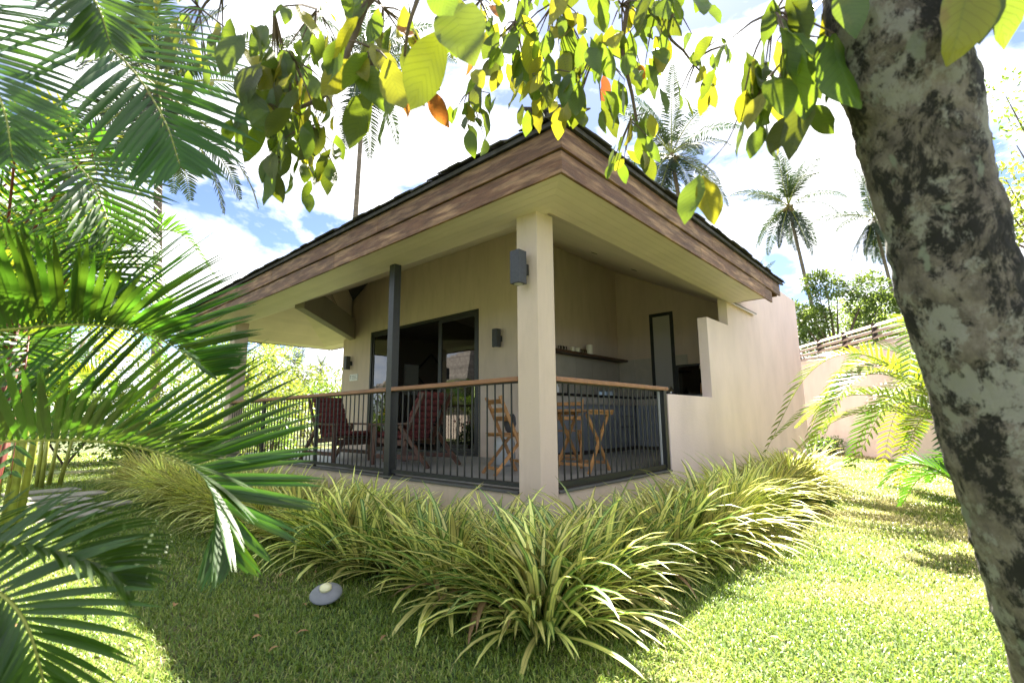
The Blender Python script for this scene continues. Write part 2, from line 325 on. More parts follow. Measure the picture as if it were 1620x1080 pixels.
# ------------------------------------------------------------------ mesh helpers
class MB:
    def __init__(s): s.v = []; s.f = []; s.uv = []
    def poly(s, vs, fs, uvs=None):
        b = len(s.v); s.v += [tuple(x) for x in vs]
        for f in fs: s.f.append(tuple(b + i for i in f))
        if uvs is None: uvs = [(0.3, 0.5)] * len(vs)
        s.uv += uvs
    def box(s, x0, y0, z0, x1, y1, z1):
        vs = [(x, y, z) for z in (z0, z1) for y in (y0, y1) for x in (x0, x1)]
        s.poly(vs, [(0, 2, 3, 1), (4, 5, 7, 6), (0, 1, 5, 4), (1, 3, 7, 5), (3, 2, 6, 7), (2, 0, 4, 6)]); return s
    def bar(s, p0, p1, w, h, up=V((0, 0, 1))):
        p0, p1 = V(p0), V(p1); t = (p1 - p0).normalized(); a = t.cross(V(up))
        if a.length < 1e-4: a = t.cross(V((0, 1, 0)))
        a.normalize(); b = a.cross(t).normalized()
        vs = []
        for p in (p0, p1):
            for i, j in ((-1, -1), (1, -1), (1, 1), (-1, 1)): vs.append(p + a * (i * w / 2) + b * (j * h / 2))
        s.poly(vs, [(3, 2, 1, 0), (4, 5, 6, 7), (0, 1, 5, 4), (1, 2, 6, 5), (2, 3, 7, 6), (3, 0, 4, 7)]); return s
    def tube(s, pts, rad, n=8, cap=True):
        pts = [V(p) for p in pts]; rad = rad if isinstance(rad, (list, tuple)) else [rad] * len(pts)
        rings = []; prev = None
        for i, p in enumerate(pts):
            t = (pts[min(i + 1, len(pts) - 1)] - pts[max(i - 1, 0)]).normalized()
            if prev is None:
                a = t.cross(V((0, 0, 1)))
                if a.length < 1e-3: a = t.cross(V((0, 1, 0)))
            else: a = prev - t * prev.dot(t)
            a.normalize(); prev = a; b = t.cross(a)
            rings.append([p + (a * math.cos(2 * math.pi * k / n) + b * math.sin(2 * math.pi * k / n)) * rad[i] for k in range(n)])
        vs = [x for r in rings for x in r]; fs = []
        for i in range(len(pts) - 1):
            for k in range(n): fs.append((i * n + k, i * n + (k + 1) % n, (i + 1) * n + (k + 1) % n, (i + 1) * n + k))
        if cap: fs.append(tuple(range(n - 1, -1, -1))); fs.append(tuple((len(pts) - 1) * n + k for k in range(n)))
        s.poly(vs, fs); return s
    def lathe(s, prof, n=20, c=(0, 0, 0)):
        vs = [(c[0] + r * math.cos(2 * math.pi * k / n), c[1] + r * math.sin(2 * math.pi * k / n), c[2] + z) for r, z in prof for k in range(n)]
        fs = [(i * n + k, i * n + (k + 1) % n, (i + 1) * n + (k + 1) % n, (i + 1) * n + k) for i in range(len(prof) - 1) for k in range(n)]
        fs.append(tuple(range(n - 1, -1, -1))); fs.append(tuple((len(prof) - 1) * n + k for k in range(n)))
        s.poly(vs, fs); return s
    def prism(s, top, d):
        """closed polygon (3D points) extruded by vector d"""
        n = len(top); t = [V(p) for p in top]; b = [p + V(d) for p in t]
        fs = [tuple(range(n)), tuple(range(2 * n - 1, n - 1, -1))] + [(i, i + n, (i + 1) % n + n, (i + 1) % n) for i in range(n)]
        s.poly(t + b, fs); return s
    def blade(s, pts, widths, nrm, fold=0.25):
        """leaf strip along pts; nrm = list or vector for blade normal"""
        n = len(pts); vs = []; uvs = []; L = 0
        for i, p in enumerate(pts):
            t = (pts[min(i + 1, n - 1)] - pts[max(i - 1, 0)]).normalized()
            a = t.cross(nrm)
            if a.length < 1e-4: a = t.cross(V((1, 0, 0)))
            a.normalize(); b = a.cross(t)
            w = widths[i] / 2
            vs += [p - a * w + b * (w * fold), p, p + a * w + b * (w * fold)]
            v = i / (n - 1); uvs += [(0, v), (0.5, v), (1, v)]
        fs = []
        for i in range(n - 1):
            fs += [(3 * i, 3 * i + 1, 3 * i + 4, 3 * i + 3), (3 * i + 1, 3 * i + 2, 3 * i + 5, 3 * i + 4)]
        s.poly(vs, fs, uvs); return s
    def mesh(s, name, m, smooth=False):
        me = bpy.data.meshes.new(name); me.from_pydata(s.v, [], s.f)
        if m: me.materials.append(m)
        ul = me.uv_layers.new(name='UVMap')
        li = np.zeros(len(me.loops), dtype=np.int32); me.loops.foreach_get('vertex_index', li)
        ul.data.foreach_set('uv', np.array(s.uv, dtype=np.float32)[li].ravel())
        if smooth: me.polygons.foreach_set('use_smooth', [True] * len(me.polygons))
        me.update(); return me
    def build(s, name, m, parent=None, smooth=False, bevel=0, loc=None):
        o = bpy.data.objects.new(name, s.mesh(name, m, smooth)); col.objects.link(o)
        if parent: o.parent = parent
        if loc is not None: o.location = loc
        if bevel:
            b = o.modifiers.new('bevel', 'BEVEL'); b.width = bevel; b.segments = 2; b.limit_method = 'ANGLE'
        return o

def tag(o, label=None, cat=None, group=None, kind=None):
    if label: o['label'] = label
    if cat: o['category'] = cat
    if group: o['group'] = group
    if kind: o['kind'] = kind
    return o
def empty(name, loc=(0, 0, 0), rz=0, label=None, cat=None, group=None):
    o = bpy.data.objects.new(name, None); col.objects.link(o); o.location = loc; o.rotation_euler.z = rz
    o.empty_display_size = 0.1
    return tag(o, label, cat, group)
def inst(name, me, parent=None, loc=(0, 0, 0), rot=None, scale=None):
    o = bpy.data.objects.new(name, me); col.objects.link(o); o.parent = parent; o.location = loc
    if rot is not None:
        if isinstance(rot, Quaternion): o.rotation_mode = 'QUATERNION'; o.rotation_quaternion = rot
        else: o.rotation_euler = rot
    if scale is not None: o.scale = scale
    return o
KIDS = {}
def copy_tree(o, parent=None):
    c = o.copy(); col.objects.link(c); c.parent = parent
    for ch in [x for x in o.children]: copy_tree(ch, c)
    return c
# ------------------------------------------------------------------ ground
def sheet(x0, y0, x1, y1, nx, ny, zf):
    b = MB(); vs = []; fs = []
    for j in range(ny + 1):
        for i in range(nx + 1):
            x = x0 + (x1 - x0) * i / nx; y = y0 + (y1 - y0) * j / ny; vs.append((x, y, zf(x, y)))
    for j in range(ny):
        for i in range(nx): q = j * (nx + 1) + i; fs.append((q, q + 1, q + nx + 2, q + nx + 1))
    b.poly(vs, fs); return b
def gz(x, y):
    return 0.0
M['soil'] = mat('lawn_soil', (0.05, 0.075, 0.022), 0.95, var=0.35, scale=3, bump=0.7, bscale=30, color2=(0.13, 0.11, 0.05), c2pos=(0.48, 0.66), c2scale=0.9)
g = sheet(-400, -400, 400, 400, 4, 4, lambda x, y: 0).build('ground', M['soil']); tag(g, kind='structure')

# ------------------------------------------------------------------ the villa
FZ, SZ, KS = 0.40, 2.945, 0.505
IX, IY = 0.12, -0.07              # where the sloping ceiling starts
OX, OY = -0.43, -0.60             # outer edge of the flat soffit
villa = empty('villa', (0, 0, 0), label='beige single storey villa with a deep hipped roof and an open corner terrace', cat='house')
# plinth and terrace floor
MB().box(0.004, 0.256, 0, 0.15, 8.27, 0.375).build('plinth_wall', M['wall'], villa)
MB().box(0.256, 0.004, 0, 2.6, 0.15, 0.375).build('plinth_wall', M['wall'], villa)
MB().box(0.15, 0.15, 0, 6.75, 8.25, 0.37).build('floor_slab', M['edge'], villa)
MB().box(-0.012, 0.256, 0.375, 0.12, 8.27, 0.398).build('sill', M['edge'], villa, bevel=0.004)
MB().box(0.256, -0.012, 0.375, 2.598, 0.12, 0.398).build('sill', M['edge'], villa, bevel=0.004)
tiles = {}
def tile_mesh(w, d, h, m, key):
    k = (round(w, 3), round(d, 3), h, key)
    if k not in tiles: tiles[k] = MB().box(0, 0, 0, w, d, h).mesh('floor_tile', m)
    return tiles[k]
TS = 0.6
def lay(x0, y0, x1, y1):
    x = x0
    while x < x1 - 0.02:
        y = y0; w = min(TS, x1 - x)
        while y < y1 - 0.02:
            d = min(TS, y1 - y)
            inst('floor_tile', tile_mesh(w - 0.005, d - 0.005, 0.03, M['slab'], 'f'), villa, (x, y, 0.37 + U(0, 0.0012)))
            y += TS
        x += TS
lay(0.125, 0.125, 2.665, 8.25)
lay(2.665, 0.155, 6.6, 2.95)
# columns
MB().box(0, 0, 0, 0.25, 0.25, SZ + 0.02).build('column', M['wall'], villa, bevel=0.006)
MB().box(0, 7.59, 0, 0.25, 7.84, SZ + 0.02).build('column', M['wall'], villa, bevel=0.006)
MB().box(0.0, 2.258, 0.36, 0.1, 2.366, SZ + 0.02).build('steel_post', M['steel'], villa, bevel=0.004)
# glass door wall, x = 2.67
DX, DT = 2.67, 0.18
wl_ = MB()
wl_.box(DX, 2.35, 0.3, DX + DT, 3.52, 4.5)
wl_.box(DX, 7.05, 0.3, DX + DT, 8.27, 4.5)
wl_.box(DX, 3.52, 3.02, DX + DT, 7.05, 4.5)
tag(wl_.build('wall', M['wall'], villa))
MB().box(DX + DT, 2.35, 0.3, 3.05, 2.95, 4.6).build('wall', M['wall'], villa)
MB().box(3.05, 2.95, 0.3, 6.75, 3.1, 4.6).build('wall', M['wall'], villa)
MB().prism([(6.6, .15, .3), (6.6, 2.95, .3), (6.6, 2.95, 4.53), (6.6, .15, 3.12)], (.15, 0, 0)).build('wall', M['wall'], villa)
MB().box(DX + DT, 8.12, 0.0, 10.3, 8.27, 4.5).build('wall', M['wall'], villa)
MB().box(10.15, 0.15, 0.0, 10.3, 8.12, 3.85).build('wall', M['outwall'], villa)
# pinkish side wall with its stepped opening, one outline
out = [(2.6, 0), (10.3, 0), (10.3, 3.9), (5.16, 3.9), (5.12, 2.57), (4.15, 2.57), (4.15, 1.334), (2.6, 1.334)]
MB().prism([(x, 0, z) for x, z in out], (0, 0.15, 0)).build('side_wall', M['outwall'], villa, bevel=0.005)
# interior room behind the sliding door
rm = MB()
rm.box(6.2, 3.1, 0.38, 6.3, 8.1, 3.3); rm.box(2.86, 3.1, 3.2, 6.2, 8.1, 3.3); rm.box(2.86, 8.04, 0.38, 6.2, 8.1, 3.2); rm.box(2.86, 3.12, 0.38, 6.2, 3.18, 3.2)
rm.build('room_lining', M['room'], villa)
MB().box(2.86, 3.18, 0.36, 6.2, 8.04, 0.392).build('room_floor', M['roomfloor'], villa)

# --- clipped plank ceilings
def clip(poly, a, b, c):
    """keep a*x+b*y+c >= 0"""
    o = []
    for i in range(len(poly)):
        p, q = poly[i], poly[(i + 1) % len(poly)]
        dp, dq = a * p[0] + b * p[1] + c, a * q[0] + b * q[1] + c
        if dp >= 0: o.append(p)
        if (dp >= 0) != (dq >= 0):
            t = dp / (dp - dq); o.append((p[0] + t * (q[0] - p[0]), p[1] + t * (q[1] - p[1])))
    return o
def planks(poly, axis, zf, pitch=0.10, gap=0.003, name='soffit_plank', th=0.02):
    lo = min(p[axis] for p in poly); hi = max(p[axis] for p in poly); s = lo
    while s < hi - 0.004:
        e = min(s + pitch, hi)
        a = (1, 0) if axis == 0 else (0, 1)
        q = clip(poly, a[0], a[1], -(s + gap / 2)); q = clip(q, -a[0], -a[1], e - gap / 2) if q else q
        if q and len(q) > 2:
            MB().prism([(x, y, zf(x, y)) for x, y in q][::-1], (0, 0, th)).build(name, M['soffit'], villa)
        s += pitch
    MB().prism([(x, y, zf(x, y) + th + 0.003) for x, y in poly], (0, 0, 0.03)).build('ceiling_backing', M['beam'], villa)
flat = lambda x, y: SZ
zA = lambda x, y: SZ + KS * (x - IX)
zB = lambda x, y: SZ + KS * (y - IY)
FY, RX = 9.38, 2.75
zF = lambda x, y: SZ + KS * (FY - y)
zR = lambda x, y: SZ + KS * (RX - x)
OFY, ORX = 9.78, 3.13
# flat overhang
planks([(OX, OY), (IX, IY), (IX, FY), (OX, OFY)], 0, flat, 0.092)
planks([(OX, OY), (5.14, OY), (5.14, IY), (IX, IY)], 1, flat, 0.0885)
planks([(IX, FY), (RX, FY), (ORX, OFY), (OX, OFY)], 1, flat, 0.1)
planks([(RX, 8.275), (ORX, 8.275), (ORX, OFY), (RX, FY)], 0, flat, 0.095)
# sloping ceilings
DG = 5.2                                                     # the diagonal beam stands on y - x = DG
hip = IY - IX
polyA = [(IX, IY), (2.67, 2.67 + hip), (2.67, 2.67 + DG), (IX, IX + DG)]
planks(polyA, 0, zA)
polyB = [(IX, IY), (6.6, IY), (6.6, 2.95), (2.95 - hip, 2.95)]
planks(polyB, 1, zB)
# far pavilion ceiling beyond the beam
mx_ = (IX + RX) / 2
far = [(IX, IX + DG), (2.67, 2.67 + DG), (2.67, 8.28), (RX, 8.28), (RX, FY), (IX, FY)]
pA = clip(clip([(IX, IX + DG), (mx_, mx_ + DG), (mx_, FY), (IX, FY)], -1, 0, mx_), -1, -1, FY + IX)
planks(pA, 0, zA)
pF = [(IX, FY), (mx_, FY - (mx_ - IX)), (RX, FY)]
planks(pF[::-1], 1, zF)
pR = [(mx_, mx_ + DG), (2.67, 2.67 + DG), (2.67, 8.28), (RX, 8.28), (RX, FY), (mx_, FY - (RX - mx_))]
planks(pR, 0, zR)
# eave beam edges (small drop at the inner line)
bm = MB().bar((0.30, 0.30 + DG, 3.19), (2.75, 2.75 + DG, 3.19), 0.16, 0.48)
bm.build('diagonal_beam', M['beam'], villa)
MB().prism([(1.02, 1.06 + DG, 3.43), (2.62, 2.66 + DG, 3.43), (2.62, 2.66 + DG, 4.2), (1.02, 1.06 + DG, 3.41)], (-.02, .02, 0)).build('ceiling_step', M['soffit'], villa)
# recessed downlights
for (x, y) in ((3.092, 1.313), (4.161, 1.187)):
    z = zB(x, y); a = math.atan(KS)
    b = MB().lathe([(0.055, -0.004), (0.055, 0.0), (0.04, 0.002), (0.038, 0.02)], 18)
    o = b.build('downlight', M['lampm'], villa, smooth=False, loc=(x, y, z - 0.003)); o.rotation_euler.x = a

# --- fascia boards (two rows, separate boards)
def fascia(p0, p1, nrm, segs, z0, z1, outp, name='fascia_board'):
    p0, p1, nrm = V(p0), V(p1), V(nrm)
    for a, b in segs:
        A = p0.lerp(p1, a) + nrm * outp; B = p0.lerp(p1, b) + nrm * outp
        t = (B - A).normalized() * 0.0015
        q = [A + t, B - t, B - t - nrm * 0.028, A + t - nrm * 0.028]
        jz = U(-0.003, 0.003)
        MB().prism([(v.x, v.y, z0 + jz) for v in q][::-1], (0, 0, z1 - z0)).build(name, M['fascia'], villa, bevel=0.003)
L1 = (OX, OY); 
fascia((OX, OY - 0.027, 0), (OX, OFY, 0), (-1, 0, 0), [(0, .34), (.34, .71), (.71, 1)], 2.925, 3.112, 0.027)
fascia((OX, OY - 0.05, 0), (OX, OFY, 0), (-1, 0, 0), [(0, .245), (.245, .52), (.52, .8), (.8, 1)], 3.117, 3.312, 0.05)
fascia((OX - 0.027, OY, 0), (5.48, OY, 0), (0, -1, 0), [(0, .48), (.48, .93), (.93, 1)], 2.925, 3.112, 0.027)
fascia((OX - 0.05, OY, 0), (5.95, OY, 0), (0, -1, 0), [(0, .5), (.5, .82), (.82, .93), (.93, 1)], 3.117, 3.312, 0.05)
fascia((5.95, OY, 0), (5.95, -0.002, 0), (1, 0, 0), [(0, 1)], 3.117, 3.312, 0.0)
fascia((OX, OFY, 0), (ORX, OFY, 0), (0, 1, 0), [(0, .5), (.5, 1)], 2.93, 3.31, 0.03)
fascia((ORX, OFY, 0), (ORX, 8.275, 0), (1, 0, 0), [(0, 1)], 2.93, 3.31, 0.03)
# underside closing board at the right end
# roof decks: main hip and far pavilion
def hipdeck(x0, y0, x1, y1, z0, k, name, top=0.05):
    w, h = x1 - x0, y1 - y0; r = min(w, h) / 2
    if w > h: ridge = [(x0 + r, y0 + r), (x1 - r, y0 + r)]
    else: ridge = [(x0 + r, y0 + r), (x0 + r, y1 - r)]
    c = [(x0, y0), (x1, y0), (x1, y1), (x0, y1)]
    b = MB(); vs = [(x, y, z0) for x, y in c] + [(x, y, z0 + k * r) for x, y in ridge]
    if w > h: fs = [(0, 1, 5, 4), (1, 2, 5), (2, 3, 4, 5), (3, 0, 4), (3, 2, 1, 0)]
    else: fs = [(0, 1, 4), (1, 2, 5, 4), (2, 3, 5), (3, 0, 4, 5), (3, 2, 1, 0)]
    b.poly(vs, fs); return b.build(name, M['shingle'], villa), r
# deck bottoms sit above ceilings: use thin slabs made of four planes
def hipslab(x0, y0, x1, y1, z0, k, name):
    w, h = x1 - x0, y1 - y0; r = min(w, h) / 2
    if w > h: A, B = (x0 + r, y0 + r), (x1 - r, y0 + r); F = [[(x0, y0), (x1, y0), B, A], [(x1, y0), (x1, y1), B], [(x1, y1), (x0, y1), A, B], [(x0, y1), (x0, y0), A]]
    else: A, B = (x0 + r, y0 + r), (x0 + r, y1 - r); F = [[(x0, y0), (x1, y0), A], [(x1, y0), (x1, y1), B, A], [(x1, y1), (x0, y1), B], [(x0, y1), (x0, y0), A, B]]
    zf = lambda x, y: z0 + k * min(x - x0, x1 - x, y - y0, y1 - y)
    mb = MB()
    for f in F: mb.prism([(x, y, zf(x, y)) for x, y in f], (0, 0, -0.04))
    mb.build(name, M['shingle'], villa); return zf
RK = 0.50
EX, EY = OX - 0.09, OY - 0.09
zroof = lambda x, y: 3.35 + RK * min(x - EX, y - EY, 9.1 - y)
HR = (9.1 - EY) / 2
for f in ([(EX, EY), (6.05, EY), (6.05, .25), (EX + .25 - EY, .25)], [(EX + .25 - EY, .25), (10.2, .25), (10.2, EY + HR), (EX + HR, EY + HR)],
          [(EX, 9.1), (EX, EY), (EX + HR, EY + HR)], [(EX + HR, EY + HR), (10.2, EY + HR), (10.2, 9.1), (EX, 9.1)]):
    MB().prism([(x, y, zroof(x, y)) for x, y in f], (0, 0, -0.04)).build('roof', M['shingle'], villa)
zpav = lambda x, y: 3.35 + RK * min(x - EX, 3.25 - x, 9.9 - y)
xm, rp = (EX + 3.25) / 2, (3.25 - EX) / 2
for f in ([(EX, 9.9), (EX, 7.0), (xm, 7.0), (xm, 9.9 - rp)], [(3.25, 7.0), (3.25, 9.9), (xm, 9.9 - rp), (xm, 7.0)], [(3.25, 9.9), (EX, 9.9), (xm, 9.9 - rp)]):
    f = clip(f, 0, 1, -8.3)
    if len(f) > 2: MB().prism([(x, y, zpav(x, y)) for x, y in f], (0, 0, -0.04)).build('roof', M['shingle'], villa)
# eave shingles: one by one on the two visible eaves, two stacked courses
shm = [MB().box(-w / 2, 0, 0, w / 2, 0.34, 0.012).mesh('roof_shingle', M['shingle']) for w in (0.15, 0.19, 0.23, 0.27)]
shw = (0.15, 0.19, 0.23, 0.27)
slope = math.atan(RK)
for course in range(2):
    s = EY - 0.02
    while s < 9.85:
        k = random.randrange(4); s2 = s + shw[k]
        y = (s + s2) / 2
        o = inst('roof_shingle', shm[k], villa, (EX - 0.03 + course * 0.13 + U(-0.025, 0.012), y, 3.338 + course * (0.13 * RK + 0.012) + 0.012 + U(0, 0.014)))
        o.rotation_euler = (slope + U(-0.03, 0.03), U(-0.03, 0.03), -math.pi / 2 + U(-0.02, 0.02)); s = s2 + 0.003
    s = EX - 0.02
    while s < 6.02:
        k = random.randrange(4); s2 = s + shw[k]
        x = (s + s2) / 2
        o = inst('roof_shingle', shm[k], villa, (x, EY - 0.03 + course * 0.13 + U(-0.025, 0.012), 3.338 + course * (0.13 * RK + 0.012) + 0.012 + U(0, 0.014)))
        o.rotation_euler = (slope + U(-0.03, 0.03), U(-0.03, 0.03), U(-0.02, 0.02)); s = s2 + 0.003
# hip cap shingles at the corner
for k in range(9):
    e0 = V((EX - .03 + .15 * k, EY - .03 + .15 * k, 3.40 + .15 * k * RK)); e1 = e0 + V((.2, .2, .2 * RK))
    MB().bar(e0 + V((0, 0, .012 * (k % 2))), e1 + V((0, 0, .012 * (k % 2))), .17, .02).build('hip_cap', M['shingle'], villa, bevel=.003)
MB().box(EX - .045, EY - .045, 3.352, EX + .12, EY + .12, 3.40).build('hip_cap', M['shingle'], villa, bevel=.004)
# rest of the roof courses
rc = MB()
for c in range(4, 34):
    d = c * 0.13
    z = 3.35 + d * RK + 0.004
    y0, y1 = EY + d, 9.1 - d
    if y1 > y0 + 0.4:
        yy = y0 + .3
        while yy < y1 - 0.2:
            w = U(0.14, 0.28); rc.poly([(EX + d + U(-.01, .01), yy, z), (EX + d, yy + w - 0.01, z), (EX + d + 0.3, yy + w - 0.01, z + 0.3 * RK + 0.004), (EX + d + 0.3, yy, z + 0.3 * RK + 0.004),
                                        (EX + d, yy, z + 0.02), (EX + d, yy + w - 0.01, z + 0.02), (EX + d + 0.3, yy + w - 0.01, z + 0.3 * RK + 0.016), (EX + d + 0.3, yy, z + 0.3 * RK + 0.016)],
                                       [(0, 3, 2, 1), (4, 5, 6, 7), (0, 1, 5, 4), (1, 2, 6, 5), (3, 0, 4, 7)]); yy += w
        xx = EX + d + .3
        while xx < (6.0 if y0 < .25 else 10.1) - 0.2:
            w = U(0.14, 0.28); rc.poly([(xx, y0, z), (xx + w - .01, y0, z), (xx + w - .01, y0 + .3, z + .3 * RK + .004), (xx, y0 + .3, z + .3 * RK + .004),
                                        (xx, y0, z + .02), (xx + w - .01, y0, z + .02), (xx + w - .01, y0 + .3, z + .3 * RK + .016), (xx, y0 + .3, z + .3 * RK + .016)],
                                       [(0, 1, 2, 3), (4, 7, 6, 5), (0, 4, 5, 1), (1, 5, 6, 2), (3, 7, 4, 0)]); xx += w
tag(rc.build('shingle_courses', M['shingle'], villa), kind='stuff')

# --- sliding glass door
def frame_rect(mb, x0, x1, y0, y1, z0, z1, w):
    mb.box(x0, y0, z0, x1, y0 + w, z1); mb.box(x0, y1 - w, z0, x1, y1, z1)
    mb.box(x0, y0 + w, z0, x1, y1 - w, z0 + w); mb.box(x0, y0 + w, z1 - w, x1, y1 - w, z1); return mb
fr = frame_rect(MB(), DX - 0.012, DX + 0.12, 3.522, 7.048, 0.402, 3.018, 0.06).build('door_frame', M['steel'], villa, bevel=0.003)
def panel(y0, y1, xo, mt, nm='sliding_panel'):
    p = frame_rect(MB(), DX + xo, DX + xo + 0.035, y0, y1, 0.465, 2.955, 0.055).build(nm, M['steel'], villa)
    MB().box(DX + xo + 0.014, y0 + 0.056, 0.521, DX + xo + 0.02, y1 - 0.056, 2.899).build('pane', mt, p)
    return p
panel(3.585, 4.62, 0.01, M['glass']); panel(3.64, 4.72, 0.06, M['glass'])
panel(6.15, 6.985, 0.01, M['glass'])
h = MB().box(DX - 0.012, 3.60, 1.42, DX + 0.008, 3.625, 1.62).build('door_handle', M['chrome'], villa)
cu = MB(); pts = []
for k in range(41):
    y = 6.25 + 0.72 * k / 40; pts.append((DX + 0.16 + 0.03 * math.sin(k * 1.3), y))
vs = []; fs = []
for k, (x, y) in enumerate(pts): vs += [(x, y, 0.45), (x, y, 2.95)]
for k in range(40): fs.append((2 * k, 2 * k + 2, 2 * k + 3, 2 * k + 1))
cu.poly(vs, fs); tag(cu.build('sheer_curtain', M['curtain'], None, smooth=True), 'pale sheer curtain behind the left pane of the sliding door', 'curtain')
cu = MB(); vs = []; fs = []
for k in range(25):
    y = 3.6 + 0.13 * k / 24; x = DX + 0.17 + 0.03 * math.sin(k * 1.9); vs += [(x, y, 0.45), (x, y, 2.95)]
for k in range(24): fs.append((2 * k, 2 * k + 2, 2 * k + 3, 2 * k + 1))
cu.poly(vs, fs); tag(cu.build('sheer_curtain', M['curtain'], None, smooth=True), 'sheer curtain gathered at the right jamb of the sliding door', 'curtain')
# things in the dark room
t = empty('side_table', (3.6, 4.95, 0.392), label='low white side table inside the dark room, seen through the open door', cat='table')
MB().box(-0.25, -0.45, 0.42, 0.25, 0.45, 0.455).build('table_top', M['white'], t, bevel=0.004)
for sx in (-1, 1):
    for sy in (-1, 1): MB().box(sx * 0.2 - 0.025, sy * 0.4 - 0.025, 0, sx * 0.2 + 0.025, sy * 0.4 + 0.025, 0.42).build('leg', M['white'], t)
MB().box(-0.2, -0.38, 0.14, 0.2, 0.38, 0.16).build('lower_shelf', M['white'], t)
t = empty('wall_ornament', (5.2, 8.03, 2.3), label='black diamond outline ornament on the inner wall of the room', cat='wall decoration')
for a, b in (((0, 0, .55), (.55, 0, 0)), ((.55, 0, 0), (0, 0, -.55)), ((0, 0, -.55), (-.55, 0, 0)), ((-.55, 0, 0), (0, 0, .55))):
    MB().bar(a, b, 0.03, 0.04, (0, 1, 0)).build('ornament_bar', M['steel'], t)
t.rotation_euler.z = 0
o = MB().box(4.3, 8.0, 1.7, 4.75, 8.03, 2.5).build('wall_panel', M['white']); tag(o, 'plain white rectangular panel on the room wall beside the diamond ornament', 'panel')

# --- kitchen windows in the end wall
k = frame_rect(MB(), 6.575, 6.598, 1.59, 2.13, 1.50, 3.30, 0.075).build('window_frame', M['steel'], villa, bevel=0.003)
MB().box(6.585, 1.666, 1.576, 6.592, 2.054, 3.224).build('pane', M['frost'], k)
k = frame_rect(MB(), 6.575, 6.598, 0.75, 1.585, 1.475, 2.13, 0.045).build('window_frame', M['steel'], villa, bevel=0.003)
MB().box(6.582, 0.796, 1.521, 6.588, 1.539, 2.084).build('pane', M['darkglass'], k)
MB().box(6.59, 0.796, 1.521, 6.597, 1.539, 2.084).build('backing', M['granite'], k)
# splashback tiles
def wtile(mb_args, m, name='wall_tile'):
    MB().box(*mb_args).build(name, m, villa)
x = 3.06
while x < 6.58:
    w = min(0.6, 6.598 - x)
    for z0, z1 in ((1.475, 1.87), (1.874, 2.27)): wtile((x, 2.938 - U(0, .001), z0, x + w - 0.004, 2.949, z1), M['tile'])
    x += 0.6
for y0, y1, z0, z1 in ((2.134, 2.53, 1.475, 1.87), (2.134, 2.53, 1.874, 2.33), (2.534, 2.934, 1.475, 1.87), (2.534, 2.934, 1.874, 2.33), (1.33, 1.584, 2.134, 2.34)):
    wtile((6.588, y0, z0, 6.599, y1, z1), M['tile'])
# --- kitchen counter
kc = empty('kitchen_counter', (4.6, 2.5, 0.4), label='L shaped kitchen counter with black granite top and grey tiled front', cat='kitchen counter')
def kb(nm, m, *a, bevel=0.0):
    a = [a[0] - 4.6, a[1] - 2.5, a[2] - 0.4, a[3] - 4.6, a[4] - 2.5, a[5] - 0.4]
    return MB().box(*a).build(nm, m, kc, bevel=bevel)
kb('worktop', M['granite'], 3.06, 2.19, 1.42, 6.585, 2.935, 1.465, bevel=0.003)
kb('worktop', M['granite'], 5.96, 0.16, 1.42, 6.585, 2.188, 1.465, bevel=0.003)
kb('apron', M['tile'], 3.06, 2.22, 1.29, 5.988, 2.9, 1.42)
kb('apron', M['tile'], 5.99, 0.16, 1.29, 6.58, 2.9, 1.42)
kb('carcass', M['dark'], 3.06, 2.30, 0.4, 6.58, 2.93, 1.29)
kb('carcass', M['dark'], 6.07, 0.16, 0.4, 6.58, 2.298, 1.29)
x = 3.06
while x < 6.0:
    w = min(0.6, 6.04 - x); kb('front_tile', M['ctile'], x, 2.285, 0.47, x + w - 0.004, 2.299, 1.288); x += 0.6
y = 0.17
while y < 2.2:
    w = min(0.6, 2.28 - y); kb('front_tile', M['ctile'], 6.055, y, 0.47, 6.069, y + w - 0.004, 1.288); y += 0.6
for z in (0.86, 1.07):
    MB().tube([(5.35 - 4.6, 2.24 - 2.5, z - .4), (5.9 - 4.6, 2.24 - 2.5, z - .4)], 0.008, 8).build('towel_rail', M['steel'], kc)
# floating shelf
s = MB().box(3.06, 2.68, 2.285, 6.55, 2.945, 2.33).build('wall_shelf', M['shelf'], None, bevel=0.003)
tag(s, 'long dark brown floating shelf above the kitchen tiles', 'shelf')
def cup(x, y, z, r, h, m, handle=True):
    b = MB().lathe([(r * .9, 0), (r, h * .1), (r, h), (r * .9, h), (r * .88, h * .15)], 18, (x, y, z))
    if handle: b.tube([(x - r * .9, y, z + h * .8), (x - r * 1.6, y, z + h * .7), (x - r * 1.6, y, z + h * .35), (x - r * .9, y, z + h * .25)], 0.006, 6)
    return b
for i, (x, lab) in enumerate(((4.52, 'left one of the two cream mugs on the kitchen shelf'), (4.70, 'cream mug on the kitchen shelf, nearer the tall canister'))):
    tag(cup(x, 2.78, 2.331, 0.045, 0.10, M['cream']).build('mug', M['cream'], smooth=True), lab, 'mug')
for x in (4.1, 4.2, 4.3, 4.83, 4.91, 4.99):
    tag(cup(x, 2.79, 2.331, 0.032, 0.085, M['clear'], False).build('drinking_glass', M['clear'], smooth=True), 'clear drinking glass standing on the dark kitchen shelf', 'glass', 'glasses on the kitchen shelf')
tag(MB().lathe([(0.068, 0), (0.07, 0.01), (0.07, 0.19), (0.065, 0.2)], 24, (5.13, 2.78, 2.331)).build('canister', M['cream'], smooth=False), 'tall cream canister at the right of the cups on the shelf', 'canister')
